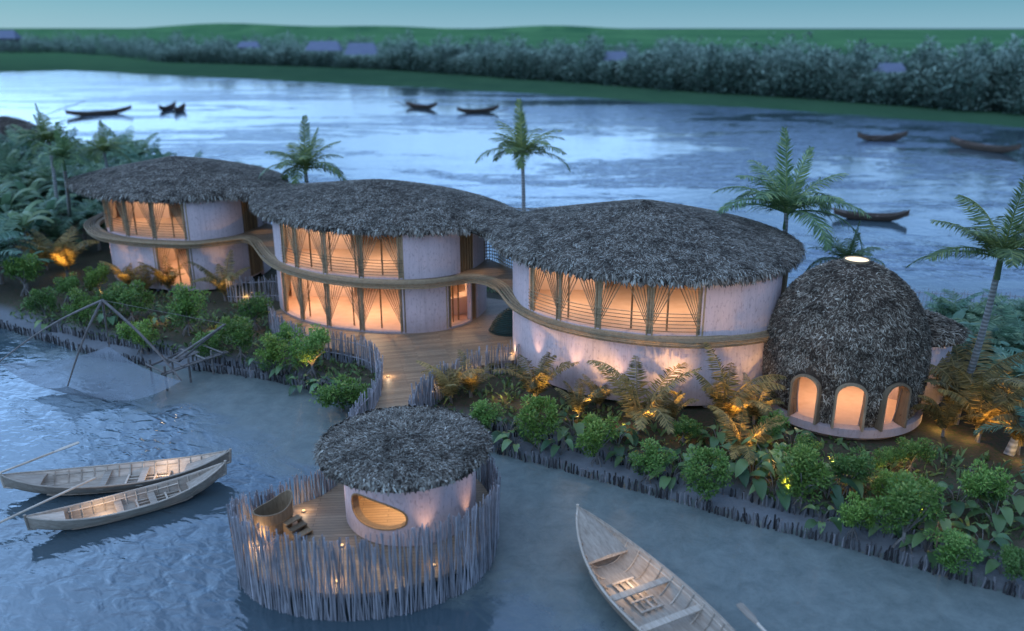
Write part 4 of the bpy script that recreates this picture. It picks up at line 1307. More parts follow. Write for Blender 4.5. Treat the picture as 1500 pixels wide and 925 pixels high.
def make_boat(label, L, B, D, mat, detail=True, group=None, name='rowing_boat', loc=(0, 0, 0), rz=0.0):
    root = thing(name, label, 'boat', loc, rz, group)
    half, keel, sheer = hull_fn(L, B, D)
    ts = np.linspace(-1, 1, 41); qs = np.linspace(0, 1, 7)
    def sect(t, inset, side):
        out = []
        b = max(half(t) - inset, .012); k = keel(t) + inset * 1.2; s = sheer(t)
        k = min(k, s - .01)
        for q in qs:
            y = b * (q ** .55) * (1 if q else 0); z = k + (s - k) * q ** 1.7
            out.append((t * L / 2, side * y, z))
        return out
    mb = MB()
    for side in (-1, 1):
        mb.loft([sect(t, 0, side) for t in ts], r=.5)
        mb.loft([sect(t, .05, side) for t in ts], r=.35)
        mb.loft([[sect(t, 0, side)[-1] for t in ts], [sect(t, .05, side)[-1] for t in ts]], r=.7)
    # stem posts
    for e_ in (-1, 1):
        x = e_ * L / 2
        mb.tube([(x * .93, 0, keel(e_ * .93)), (x, 0, keel(e_) * .9), (x * 1.012, 0, sheer(e_) + .10)], [.05, .05, .06], 6)
    mb.build('hull', M[mat], root)
    for side in (-1, 1):
        mb = MB(); mb.tube([(t * L / 2, side * (half(t) + .012), sheer(t) + .01) for t in ts], .035, 6); mb.build('gunwale', M[mat], root)
        if detail:
            mb = MB(); tt = np.linspace(-.62, .5, 22); mb.tube([(t * L / 2, side * (half(t) - .12), sheer(t) - .14) for t in tt], .03, 5); mb.build('stringer', M[mat], root)
    ribs = np.linspace(-.6, .72, 13) if detail else np.linspace(-.6, .6, 6)
    for t in ribs:
        mb = MB()
        p = sect(t, .075, -1)[::-1] + sect(t, .075, 1)[1:]
        mb.tube(p, .026 if detail else .035, 4); mb.build('rib', M[mat], root)
    # end decks
    for (t0, t1, e_) in ((.58, .99, 1), (-.99, -.66, -1)) if detail else ((.7, .99, 1), (-.99, -.7, -1)):
        tt = np.linspace(t0, t1, 9); mb = MB()
        dz = -.07 if e_ < 0 else -.22 * 1
        L_r = [(t * L / 2, -(half(t) - .04) * (1 if e_ < 0 else .96), sheer(t) + dz * (1 - (abs(t) - abs(t0 if e_ > 0 else t1)) / .36)) for t in tt]
        R_r = [(x, -y, z) for x, y, z in L_r]
        Cr = [(x, 0, z + .06) for x, y, z in L_r]
        mb.loft([L_r, Cr, R_r], r=.8)
        mb.loft([[(x, y, z - .05) for x, y, z in L_r], [(x, y, z - .05) for x, y, z in R_r]], r=.5)
        k = 0 if e_ > 0 else -1
        mb.add([L_r[k], Cr[k], R_r[k], (R_r[k][0], R_r[k][1], R_r[k][2] - .07), (L_r[k][0], L_r[k][1], L_r[k][2] - .07)], [(0, 1, 2, 3, 4)])
        mb.build('end_deck', M[mat], root)
    for t in ((-.14, .2) if detail else (0,)):
        mb = MB(); mb.box((t * L / 2, 0, sheer(t) - .17), (.26, 2 * (half(t) - .07), .045)); mb.build('thwart', M[mat], root)
    if detail:
        mb = MB()
        zf = .30
        for k in range(4): mb.box((.10 * L / 2 + .6, -.36 + .24 * k, zf), (1.7, .07, .04))
        for k in range(4): mb.box((.10 * L / 2 - .2 + .53 * k, 0, zf + .042), (.07, .86, .04))
        mb.build('floor_grate', M[mat], root)
        mb = MB(); tt = np.linspace(-.62, .60, 20)
        fl_ = [(t * L / 2, -(half(t) * .80), max(keel(t) + .14, .24)) for t in tt]
        mb.loft([fl_, [(x, -y, z) for x, y, z in fl_]], r=.6); mb.build('floor_boards', M[mat], root)
    return root


def oar(label, p0, p1, mat='boat_wood', rad=.045, blade=1.1):
    p0, p1 = np.array(p0, float), np.array(p1, float)
    d = p1 - p0; L = np.linalg.norm(d); rot = Vector(d).to_track_quat('X', 'Z')
    o = thing('oar', label, 'oar', tuple(p0)); o.rotation_mode = 'QUATERNION'; o.rotation_quaternion = rot
    o['group'] = 'oars and poles of the boats'
    mb = MB(); mb.tube([(0, 0, 0), (L * .5, 0, .0), (L - blade * .9, 0, 0)], rad, 7); mb.build('shaft', M[mat], o)
    mb = MB(); w = rad * 2.3
    mb.loft([[(L - blade, -rad * .8, .01), (L - blade * .6, -w, .012), (L - .05, -w, .01), (L, -w * .6, 0)], [(L - blade, rad * .8, .01), (L - blade * .6, w, .012), (L - .05, w, .01), (L, w * .6, 0)]])
    mb.loft([[(L - blade, -rad * .8, -.02), (L - blade * .6, -w, -.018), (L - .05, -w, -.015), (L, -w * .6, 0)], [(L - blade, rad * .8, -.02), (L - blade * .6, w, -.018), (L - .05, w, -.015), (L, w * .6, 0)]])
    mb.build('blade', M[mat], o)
    return o


def place_boat(p_stern, p_bow, z):
    """location, heading and length from the two tips"""
    a = np.array(at(*p_stern, z)); b = np.array(at(*p_bow, z)); d = b - a
    return (a + b) / 2, math.atan2(d[1], d[0]), np.linalg.norm(d)


GB = 'wooden boats moored by the bath hut'
c, rz, L = place_boat((4, 703), (337, 672), .75); print('boat1', c, L)
make_boat('pale wooden boat with a plank seat, upper of the pair moored at left', L, 1.75, .62, 'boat_wood', group=GB, loc=(c[0], c[1], -.12), rz=rz)
c2, rz2, L2 = place_boat((40, 765), (330, 690), .7)
make_boat('pale wooden boat moored in front of its neighbour, lower of the left pair', L2, 1.45, .60, 'boat_wood', group=GB, loc=(c2[0], c2[1], -.12), rz=rz2)
a = np.array(at(847, 752, 1.2)); b = np.array(at(1060, 965, .8)); d = b - a
L3 = 9.4; dirn = d / np.linalg.norm(d); cc = a + dirn * L3 / 2
make_boat('big pale wooden boat in the foreground, cut off by the bottom of the photo', L3, 2.55, .8, 'boat_wood', group=GB, loc=(cc[0], cc[1], -.14), rz=math.atan2(-dirn[1], -dirn[0]))
p = at(0, 692, .9); q = at(116, 648, 1.3); oar('long oar over the stern of the upper left boat', (*at(-90, 728, .5), .5), (*q, 1.3))
p = at(0, 768, .7); oar('long oar over the stern of the lower left boat', (*at(140, 700, .95), .95), (*at(-90, 808, .1), .1))
oar('pale oar blade rising beside the foreground boat at the bottom edge', (*at(1180, 990, .5), .5), (*at(1082, 884, .8), .8), blade=1.0, rad=.055)
for x, y, w in ((a + dirn * 3.2)[0:2].tolist() + [9], (c + np.array([math.cos(rz), math.sin(rz)]) * 1.6).tolist() + [7], (c2 - np.array([math.cos(rz2), math.sin(rz2)]) * 1.0).tolist() + [8]):
    point((x, y, .62), w * 3.2, WARM, .05)

GR = 'dark boats out on the river'
far_boats = [((97, 169), (193, 163), 'dark slender boat alone at the left of the river, with a long oar'), ((233, 161), (258, 157), 'short dark boat end-on beside another, left of the river'),
             ((256, 163), (271, 159), 'very short dark boat right of its twin, left part of the river'), ((595, 155), (640, 158), 'small dark boat left of the two near the river middle'),
             ((670, 164), (730, 162), 'small dark boat right of the two near the river middle'), ((1256, 203), (1328, 203), 'dark boat with crossed poles below the far bank, right of centre'),
             ((1392, 210), (1493, 224), 'long dark boat close to the right edge of the river')]
for (p0, p1, lab) in far_boats:
    c, rz, L = place_boat(p0, p1, .4)
    make_boat(lab, L, min(2.2, L * .22 + .3), .9, 'dark_boat', False, GR, 'river_boat', (c[0], c[1], -.15), rz)
c, rz, L = place_boat((1222, 312), (1330, 318), .5)
make_boat('brown ribbed boat on the river just behind the dome', L, 1.6, .62, 'dark_boat', True, GR, 'river_boat', (c[0], c[1], -.12), rz)
c, rz, L = place_boat((1487, 335), (1600, 350), .5)
make_boat('brown boat on the river, cut off by the right edge behind a palm', L, 1.6, .62, 'dark_boat', False, GR, 'river_boat', (c[0], c[1], -.12), rz)
for (p0, z0, p1, z1, lab) in [((60, 171), .2, (128, 147), 2.0, 'thin dark oar of the left lone river boat'), ((578, 148), 1.4, (604, 160), .2, 'thin dark pole at the left end of a small middle boat'),
                         ((745, 160), .9, (724, 166), .2, 'thin dark pole at the right end of a small middle boat'), ((1278, 205), .9, (1318, 195), 1.0, 'thin dark pole across the boat right of centre'),
                         ((1198, 300), 1.2, (1240, 312), .9, 'thin brown oar over the stern of the boat behind the dome')]:
    oar(lab, (*at(*p0, z0), z0), (*at(*p1, z1), z1), 'dark_boat', .08, 1.4)

# ------------------------------------------------------------------ lift net and jetty
nt_base = (-19.6, 39.6, 0)
net = thing('lift_net', 'big square fishing lift net hanging from four bent poles over the shallows', 'fishing net', nt_base)
cor = {'left': np.array([*at(-2, 531, 1.2), 1.2]), 'back': np.array([*at(160, 508, 1.5), 1.5]), 'right': np.array([*at(266, 558, 1.4), 1.4]), 'front': np.array([*at(99, 566, .95), .95])}
mb = MB(); n = 17; rows = []
for i_ in range(n):
    u = i_ / (n - 1); row = []
    for j in range(n):
        v = j / (n - 1)
        p = (1 - u) * ((1 - v) * cor['left'] + v * cor['back']) + u * ((1 - v) * cor['front'] + v * cor['right'])
        s = 16 * u * (1 - u) * v * (1 - v)
        e1 = 4 * v * (1 - v) * u ** 2; e2 = 4 * u * (1 - u) * (1 - v) ** 2; e3 = 4 * v * (1 - v) * (1 - u) ** 2 + 4 * u * (1 - u) * v ** 2
        z = p[2] - .55 * s - .95 * e1 - .6 * e2 - .3 * e3
        pull = .05 * (4 * v * (1 - v) * (1 - 2 * u) ** 2); c0 = (cor['left'] + cor['right'] + cor['back'] + cor['front']) / 4
        p = p + (c0 - p) * pull
        row.append((p[0], p[1], max(z, .06)))
    rows.append(row)
mb.loft(rows, r=.5); mb.build('net_bag', M['net'], net, smooth=True, base=nt_base)
apex = np.array([*at(150, 440, 5.0), 5.0])
for k in ('left', 'back', 'right', 'front'):
    t = np.linspace(0, 1, 10)[:, None]; e_ = cor[k]
    P = apex + (e_ - apex) * t + np.array([0, 0, 1.0]) * (np.sin(t * PI) * .28)
    mb = MB(); mb.tube(P, np.linspace(.07, .035, 10), 6); mb.build('bent_pole', M['pole_wood'], net, base=nt_base)
foot = np.array([*at(246, 532, .9), .9]); tail = np.array([*at(330, 475, 3.0), 3.0])
mb = MB(); mb.tube([foot, (foot + apex) / 2 + np.array([0, 0, .15]), apex], [.08, .07, .06], 7); mb.build('boom', M['pole_wood'], net, base=nt_base)
mb = MB(); mb.tube([foot, tail], [.07, .05], 7); mb.tube([foot + np.array([.5, .2, 0]), tail], [.06, .05], 7); mb.build('lever', M['pole_wood'], net, base=nt_base)
mb = MB(); mb.tube([apex, tail], .012, 4); mb.build('rope', M['pole_wood'], net, base=nt_base)
jb = (-16.8, 41.0, 0)
jet = thing('fishing_jetty', 'rickety pole jetty reaching from the bushes to the lift net', 'jetty', jb)
A0 = np.array(at(215, 538, 1.0)); A1 = np.array(at(300, 503, 1.0)); B0 = np.array(at(236, 548, 1.0)); B1 = np.array(at(332, 515, 1.0))
for s0, s1 in ((A0, A1), (B0, B1), (B0 + [.12, -.1], B1 + [.12, -.1])):
    mb = MB(); mb.tube([(*s0, .98), (*((s0 + s1) / 2), 1.03), (*s1, 1.0)], .055, 6); mb.build('beam', M['pole_wood'], jet, base=jb)
for f in (0.02, .3, .62, .9):
    p = A0 + (A1 - A0) * f; q = B0 + (B1 - B0) * f
    mb = MB(); mb.tube([(*(p - (q - p) * .15), 1.09), (*(q + (q - p) * .15), 1.09)], .045, 6); mb.build('cross_pole', M['pole_wood'], jet, base=jb)
for f in (.05, .4, .75):
    for s0, s1 in ((A0, A1), (B0, B1)):
        p = s0 + (s1 - s0) * f
        mb = MB(); mb.tube([(p[0], p[1], -.5), (p[0] + .03, p[1], 1.35)], .055, 6); mb.build('pile', M['pole_wood'], jet, base=jb)
mb = MB(); mb.box((*((A0 + A1 + B0 + B1) / 4), 1.14), (1.5, .5, .03), math.atan2(*(A1 - A0)[::-1])); mb.build('plank', M['pole_wood'], jet, base=jb)

# ------------------------------------------------------------------ plants
def bush_meshes(k):
    r0 = np.random.default_rng(100 + k)
    mb = MB(); n = 20
    cz = r0.normal(0, 1, (n, 3)); cz = nrm(cz) * (r0.random((n, 1)) ** .40) * np.array([.84, .84, .66]) + np.array([0, 0, 1.25])
    P, D, Nn, Rr = [], [], [], []
    for c in cz:
        m = 130; d = nrm(r0.normal(0, 1, (m, 3))); rr = r0.uniform(.22, .40) * (r0.random((m, 1)) ** .4)
        p = c + d * rr * np.array([1, 1, .8])
        P.append(p); D.append(nrm(d + r0.normal(0, .5, (m, 3)) + [0, 0, .15])); Nn.append(nrm(r0.normal(0, .6, (m, 3)) + [0, 0, 1]))
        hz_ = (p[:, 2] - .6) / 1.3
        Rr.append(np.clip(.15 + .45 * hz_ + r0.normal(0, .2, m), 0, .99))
    P = np.concatenate(P)
    blades(mb, P, np.concatenate(D), np.concatenate(Nn), r0.uniform(.08, .15, len(P)), r0.uniform(.04, .068, len(P)), .12, np.concatenate(Rr))
    tr = MB()
    base_ = np.array([0, 0, .35])
    for j in range(6):
        a_ = j * 1.05 + r0.uniform(0, .6)
        tr.tube([(.34 * math.cos(a_), .34 * math.sin(a_), -.12), (.2 * math.cos(a_), .2 * math.sin(a_), .2), (.02, 0, .42)], [.018, .022, .03], 5)
    tr.tube([(0, 0, .0), (.02, .02, .4), (.03, 0, .7)], [.05, .05, .04], 6)
    for j in range(7):
        a_ = j * .9 + r0.uniform(0, .6); h_ = r0.uniform(1.0, 1.5)
        tr.tube([(.02, .01, .55), (.2 * math.cos(a_), .2 * math.sin(a_), .85), (.5 * math.cos(a_), .5 * math.sin(a_), h_)], [.035, .025, .012], 5)
    return mb, tr


BUSH = []
for k in range(4):
    fo, tr = bush_meshes(k)
    root = thing('mangrove_bush', '', 'bush', (0, 0, 0), 0, 'round mangrove bushes along the shore')
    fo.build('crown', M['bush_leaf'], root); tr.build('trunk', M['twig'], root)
    BUSH.append(root)
used = set()


def plant(protos, k, loc, rz, s, label):
    p = protos[k % len(protos)]
    if id(p) not in used and k % len(protos) not in used:
        pass
    if p.get('placed') is None:
        p['placed'] = 1; p.location = loc; p.rotation_euler = (0, 0, rz); p.scale = s if isinstance(s, tuple) else (s,) * 3; p['label'] = label; o = p
    else:
        o = dup(p, loc, rz, s, label)
    return o


BUSHES = [(35, 412, 27, 'bushy green mangrove at the left photo edge below the jungle'), (62, 445, 20, 'small green mangrove nearest the left photo edge by the inner palisade'),
 (97, 422, 22, 'yellowish green bush under the arching palm at the left'), (117, 462, 27, 'green bush behind the left bent pole of the lift net'),
 (143, 415, 22, 'yellowish bush below the left corner of the far left villa'), (192, 452, 27, 'green bush below the far left villa, just right of the net apex'), (205, 485, 27, 'green bush low on the shore right of the net apex'),
 (274, 468, 29, 'round green bush below the lit lower window of the far left villa'), (303, 497, 20, 'small yellow green bush at the land end of the jetty'),
 (350, 498, 30, 'large round bush right of the jetty on the shore'), (372, 462, 23, 'bush pressed against the short fence between two villas'), (398, 515, 28, 'bush third from the right in the row below the left terrace fence'),
 (455, 522, 34, 'large yellow lit bush second from the right below the left terrace fence'), (425, 490, 20, 'small bush squeezed against the left terrace fence'), (500, 562, 32, 'last dark bush at the bend of the left terrace fence by the path'),
 (708, 598, 27, 'bush just above the right rim of the bath hut roof'), (790, 617, 35, 'bush with a bare trunk in the mud, second right of the bath hut roof'), (877, 637, 33, 'bush in front of the glowing palm below the nearest villa'),
 (1003, 620, 22, 'small dark bush below the right end of the nearest villa'), (952, 660, 30, 'bush on the shore above the foreground boat'), (1037, 690, 33, 'bush on the shore left of the golden leaves'),
 (1133, 622, 22, 'bush at the left foot of the dome'), (1185, 655, 25, 'bush below the left arch of the dome'), (1178, 700, 38, 'large bush on the shore below the left arch of the dome'), (1246, 690, 30, 'bush straight below the middle arch of the dome'),
 (1338, 658, 26, 'bush at the right foot of the dome'), (1256, 738, 33, 'low bush by the inner palisade below the middle arch'), (1300, 700, 24, 'bush half hidden between others below the right arch'), (1338, 722, 30, 'bush above the large low one below the right arch'),
 (1330, 757, 44, 'largest low bush on the shore right of the dome'), (1437, 715, 36, 'bush apart at the right beyond the sandy gap'), (1405, 787, 32, 'bush low by the palisade near the right edge'), (1495, 808, 30, 'bush cut by the right photo edge'),
 (1296, 664, 19, 'small bush hugging the plinth of the dome'), (160, 445, 18, 'little bush just behind the net apex')]
for k, (px, py, r, lab) in enumerate(BUSHES):
    x, y = at(px, py, 1.45)
    s = r / F_PX * (y * math.cos(PITCH) + 16.3 * math.sin(PITCH)) / .80
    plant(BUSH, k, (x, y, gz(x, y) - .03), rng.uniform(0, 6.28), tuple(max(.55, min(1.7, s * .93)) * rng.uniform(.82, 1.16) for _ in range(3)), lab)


def frond(mb, o, az, el, L, droop, nl=22, ll=.5, w=.05, lift=.1, hang=.25, r0=.5, rs=.25, twist=0.0):
    n = 14; s = np.linspace(0, 1, n)
    e_ = el - droop * s ** 1.4
    st_ = L / (n - 1)
    h = np.r_[0, np.cumsum(np.cos(e_[:-1]) * st_)]; z = np.r_[0, np.cumsum(np.sin(e_[:-1]) * st_)]
    ca, sa = math.cos(az), math.sin(az)
    P = np.c_[o[0] + h * ca, o[1] + h * sa, o[2] + z]
    mb.tube(P, np.linspace(.028, .006, n) * (L / 2.2), 4, r=min(.99, r0 + .25))
    t = np.linspace(.10, .99, nl)
    Q = np.stack([np.interp(t, s, P[:, k]) for k in range(3)], 1)
    T = nrm(np.stack([np.interp(t, s, np.gradient(P[:, k])) for k in range(3)], 1))
    side = np.array([-sa, ca, 0.0])
    up = nrm(np.cross(T, np.tile(side, (nl, 1))) * -1)
    up = np.where(up[:, 2:3] < 0, -up, up) if el < 1.2 else up
    LL = ll * np.sin(PI * (.18 + .76 * t)) ** .8
    for sg in (-1, 1):
        d = side * sg * .85 + T * .62 + up * .18 + np.array([0, 0, -hang]) + rng.normal(0, .10, (nl, 3))
        nn = up + side * sg * (-.2) + rng.normal(0, .15, (nl, 3))
        blades(mb, Q, d, nn, LL * rng.uniform(.85, 1.12, nl), w * rng.uniform(.8, 1.2, nl), lift, np.clip(r0 + rng.normal(0, rs, nl), 0, .99))


def palm_crown(k, nf, L, el0, el1, d0, d1, ll, w, nl=24, spear=True):
    st_ = rng.bit_generator.state
    mb = MB()
    for j in range(nf):
        f = j / (nf - 1)
        frond(mb, (0, 0, 0), j * 2.39996 + rng.uniform(-.25, .25), el0 + (el1 - el0) * f + rng.normal(0, .07), L * rng.uniform(.85, 1.1) * (1 - .15 * f), d0 + (d1 - d0) * f + rng.normal(0, .15), nl, ll, w, hang=.5, r0=.3 + .35 * f)
    if spear:
        frond(mb, (0, 0, 0), rng.uniform(0, 6), 1.45, L * 1.0, .12, nl, ll * .8, w, hang=0.0, r0=.6)
        frond(mb, (0, 0, 0), rng.uniform(0, 6), 1.30, L * .8, .3, nl, ll * .7, w, hang=0.0, r0=.6)
    return mb


def palm_tree(label, top_px, z_top, base_xy, L=2.6, nf=13, group='tall palms around the villas', bend=.4, mat='palm_leaf', rad=.15, base_z=None):
    """crown centre seen at top_px when it stands above base; base given on the ground"""
    tx_, ty_ = at(*top_px, z_top)
    bx, by = base_xy if base_xy is not None else (tx_, ty_)
    bz = gz(bx, by) - .05
    root = thing('palm_tree', label, 'palm', (bx, by, bz), 0, group)
    mb = MB(); t = np.linspace(0, 1, 12)[:, None]
    p = np.array([0, 0, 0]) + np.array([tx_ - bx, ty_ - by, z_top - bz]) * t; p[:, 0] += np.sin(t[:, 0] * PI) * bend * .3
    mb.tube(p, np.r_[rad * 1.5, np.linspace(rad * 1.1, rad * .8, 11)], 9, r=.5); mb.build('trunk', M['bark'], root, smooth=True)
    cr = palm_crown(0, nf + 2, L * 1.1, .22, 1.05, 1.55, 1.0, L * .26, L * .0165, 56)
    cr.tube([(0, 0, -.9), (0, 0, .1)], [rad * .85, rad * .55], 8, r=.35)
    o = cr.build('crown', M[mat], root); o.location = (tx_ - bx, ty_ - by, z_top - bz)
    return root


palm_tree('palm crown rising behind the saddle of the left and middle villa roofs', (447, 248), 8.2, None, 3.4)
palm_tree('tall slim palm against the river behind the middle villa roof', (765, 228), 9.0, None, 3.5)
palm_tree('wide spreading palm behind the right end of the nearest villa', (1152, 312), 8.0, None, 4.2)
palm_tree('palm mostly hidden behind the skylight of the dome', (1240, 384), 5.8, None, 2.1)
palm_tree('tall leaning palm right of the dome, its crown against the river', (1466, 378), 8.8, (21.2, 36.4), 3.3)
palm_tree('leaning palm trunk at the right photo edge with its crown out of frame', (1610, 330), 9.6, (20.9, 31.6), 2.6)
palm_tree('left of the twin palm trunks in front of the left jungle', (72, 208), 9.0, at(85, 340, 1.5), 2.7)
palm_tree('right of the twin palm trunks in front of the left jungle', (92, 232), 8.6, at(101, 335, 1.5), 2.4)
palm_tree('palm crown in the jungle just left of the far left villa roof', (152, 222), 7.6, None, 2.4)

# garden palms by the walls (one mesh each for four kinds, then copies)
GP = []
for k in range(4):
    root = thing('garden_palm', '', 'palm', (0, 0, 0), 0, 'low arching palms by the villa walls')
    mb = MB()
    for j in range(9):
        frond(mb, (rng.normal(0, .06), rng.normal(0, .06), .35), j * 2.39996 + rng.uniform(-.3, .3), rng.uniform(1.0, 1.5), rng.uniform(2.0, 3.1), rng.uniform(.7, 2.2), 40, .52, .05, hang=.45, r0=rng.uniform(.25, .75))
    mb.build('crown', M['garden_palm_leaf'], root)
    t_ = MB(); 
    for j in range(3): t_.tube([(rng.normal(0, .05), rng.normal(0, .05), -.1), (rng.normal(0, .04), rng.normal(0, .04), .5)], .05, 6)
    t_.build('trunk', M['twig'], root)
    GP.append(root)
GPL = [(100, 405, 1.5, 'big brown arching palm lit from below beside the far left villa'), (70, 395, 1.1, 'dim arching palm at the far left behind the bushes'), (188, 428, .9, 'small palm against the left lower wall of the far left villa'), (215, 432, .8, 'small palm left of the lit lower window of the far left villa'),
       (248, 430, 1.0, 'palm in front of the lit lower window of the far left villa'), (330, 440, 1.1, 'palm beside the short fence right of the far left villa'),
       (660, 590, .9, 'dark palm against the right path fence'), (690, 582, .8, 'small dark palm beside the right path fence'), (785, 592, 1.1, 'yellow lit palm at the terrace corner of the nearest villa'), (848, 612, .72, 'low drooping palm below the second wall uplight'),
       (876, 600, .62, 'slim upright palm between two wall uplights of the nearest villa'), (935, 634, 1.35, 'tall palm with a yellow base lamp in front of the nearest villa'), (980, 622, .7, 'drooping palm below the fourth wall uplight'),
       (1065, 630, 1.3, 'dark palm with two upright fronds near the right end of the nearest villa'), (1104, 622, .8, 'palm between the nearest villa and the dome'), (1082, 676, .9, 'golden drooping palm over the broad leaves left of the dome'),
       (1400, 620, 1.7, 'golden palm with upright fronds right of the dome'), (1432, 648, 1.3, 'dark arching palm in front of the golden palm'), (1380, 640, .9, 'small dark palm at the right foot of the dome'), (1462, 610, 1.1, 'palm below the leaning trunk at the right'), (1490, 665, 1.2, 'palm at the right photo edge above the bushes')]
for k, (px, py, s, lab) in enumerate(GPL):
    x, y = at(px, py, .5)
    plant(GP, k, (x, y, gz(x, y)), rng.uniform(0, 6.28), s, lab)

# broad leaved plants
BL = []
for k in range(3):
    root = thing('broad_leaf_plant', '', 'plant', (0, 0, 0), 0, 'broad leaved plants under the bushes')
    mb = MB(); sm = MB()
    for j in range(8):
        az = j * 2.4 + rng.uniform(-.3, .3); h = rng.uniform(.35, .9); rr = rng.uniform(.25, .6)
        b = np.array([rr * math.cos(az), rr * math.sin(az), h]); L = rng.uniform(.5, .8); W = L * .62
        sm.tube([(0, 0, -.05), b * [.5, .5, .75], b], .014, 4)
        d = np.array([math.cos(az), math.sin(az), -.35]); sd = np.array([-math.sin(az), math.cos(az), 0])
        rows = []
        for u in np.linspace(0, 1, 7):
            ww = W / 2 * math.sin(PI * min(1, .12 + u * .88)) ** .7
            c_ = b + d * L * u + np.array([0, 0, .16 * math.sin(PI * u) - .16 * u * u])
            rows.append([c_ - sd * ww + [0, 0, .07], c_, c_ + sd * ww + [0, 0, .07]])
        mb.loft(rows, r=rng.random())
    mb.build('leaf_rosette', M['broad_leaf'], root, smooth=True); sm.build('stem', M['twig'], root)
    BL.append(root)
BLL = [(745, 628, 1.0), (755, 640, .8), (700, 622, .9), (822, 650, .9), (840, 630, 1.0), (905, 650, 1.0), (918, 668, .8), (925, 640, .7), (985, 690, .9), (1000, 680, 1.0), (1075, 690, 1.1), (1100, 700, 1.2), (1118, 680, 1.2), (1135, 715, 1.1), (1090, 665, 1.1), (1130, 690, 1.0),
       (1212, 725, 1.0), (1230, 712, 1.1), (1205, 755, .8), (1300, 765, .9), (1360, 790, .9), (1372, 770, 1.0), (1440, 795, .9), (1455, 765, 1.0), (1470, 822, .9), (1475, 740, 1.1), (235, 478, .9), (222, 462, .8), (330, 500, .9), (420, 540, .9), (440, 555, .8), (515, 575, .8), (160, 470, .9), (380, 528, .7), (475, 560, .8), (70, 470, .8), (1400, 740, 1.0), (1160, 660, 1.0), (1050, 650, .9)]
NEAR = ['bath hut roof', 'bath hut roof', 'bath hut roof']
def bl_label(px, py):
    area = ('under the far left villa' if px < 260 else 'below the left terrace fence' if px < 560 else 'right of the bath hut roof' if px < 800 else 'below the blank wall of the nearest villa' if px < 1020 else 'in the golden lit bed left of the dome' if px < 1180 else 'below the dome' if px < 1380 else 'near the right photo edge')
    return 'broad green leaves low among bushes ' + area
cnt = {}
for k, (px, py, s) in enumerate(BLL):
    x, y = at(px, py, .6)
    plant(BL, k, (x, y, gz(x, y)), rng.uniform(0, 6.28), s, bl_label(px, py))

# jungle behind the left villa and teal palms at the right: big leaved plants, copies of five
JP = []
for k in range(5):
    root = thing('jungle_palm', '', 'palm', (0, 0, 0), 0, 'dense palms and banana plants of the thicket')
    mb = MB()
    if k < 3:
        for j in range(13):
            frond(mb, (rng.normal(0, .1), rng.normal(0, .1), 1.0 + .6 * rng.random()), j * 2.4 + rng.uniform(-.3, .3), rng.uniform(.5, 1.4), rng.uniform(2.2, 3.6), rng.uniform(.9, 1.9), 30, .85, .075, hang=.3, r0=rng.uniform(.2, .7))
    else:
        for j in range(11):
            az = j * 2.4 + rng.uniform(-.3, .3); el = rng.uniform(.7, 1.4); L = rng.uniform(1.9, 2.9); W = .62
            n = 9; s = np.linspace(0, 1, n); ee = el - 1.7 * s ** 1.5
            h = np.r_[0, np.cumsum(np.cos(ee[:-1]) * L / 8)]; z = np.r_[0, np.cumsum(np.sin(ee[:-1]) * L / 8)]
            ca, sa = math.cos(az), math.sin(az); sd = np.array([-sa, ca, 0])
            rows = []
            for u in range(n):
                c_ = np.array([h[u] * ca, h[u] * sa, 1.3 + z[u]]); ww = W / 2 * math.sin(PI * min(1, .06 + .92 * s[u])) ** .6
                jag = rng.uniform(.75, 1.1, 2)
                rows.append([c_ - sd * ww * jag[0] + [0, 0, -.10], c_, c_ + sd * ww * jag[1] + [0, 0, -.10]])
            mb.loft(rows, r=rng.random())
    mb.build('crown', M['jungle_leaf'], root)
    t_ = MB(); t_.tube([(0, 0, -.2), (.04, 0, .8), (0, .03, 1.6)], [.14, .11, .08], 7); t_.build('trunk', M['twig'], root)
    JP.append(root)
jl = ['feathery dark teal palm, one of many in the thicket left of the villas', 'broad leaved banana plant, one of many in the thicket left of the villas']
r1 = np.random.default_rng(5)
pts = []
tries = 0
JPOLY = np.array([(-75, 74), (-52, 60), (-38, 54.5), (-32.5, 53.0), (-31.2, 56), (-33.4, 61), (-33, 66), (-28, 70), (-22, 70.5), (-17.5, 69), (-19, 73), (-29, 83), (-38, 94), (-56, 107), (-80, 110)])
while len(pts) < 165 and tries < 6000:
    tries += 1
    p = r1.uniform([-75, 53], [-17, 110])
    if not inside(JPOLY, np.array([p[0]]), np.array([p[1]]))[0]: continue
    if px_of(p[0], p[1], 2) < -60: continue
    if any(np.hypot(*(p - q)) < 1.3 for q in pts): continue
    pts.append(p)
for k, p in enumerate(pts):
    kind = int(r1.integers(0, 5))
    s = r1.uniform(.65, 1.25) * (1.1 if p[0] < -30 else 1.25)
    s = (s, s, s * (1.3 if p[0] < -36 else 1.05))
    plant(JP, kind, (p[0], p[1], gz(p[0], p[1])), r1.uniform(0, 6.28), s, jl[0 if kind < 3 else 1])
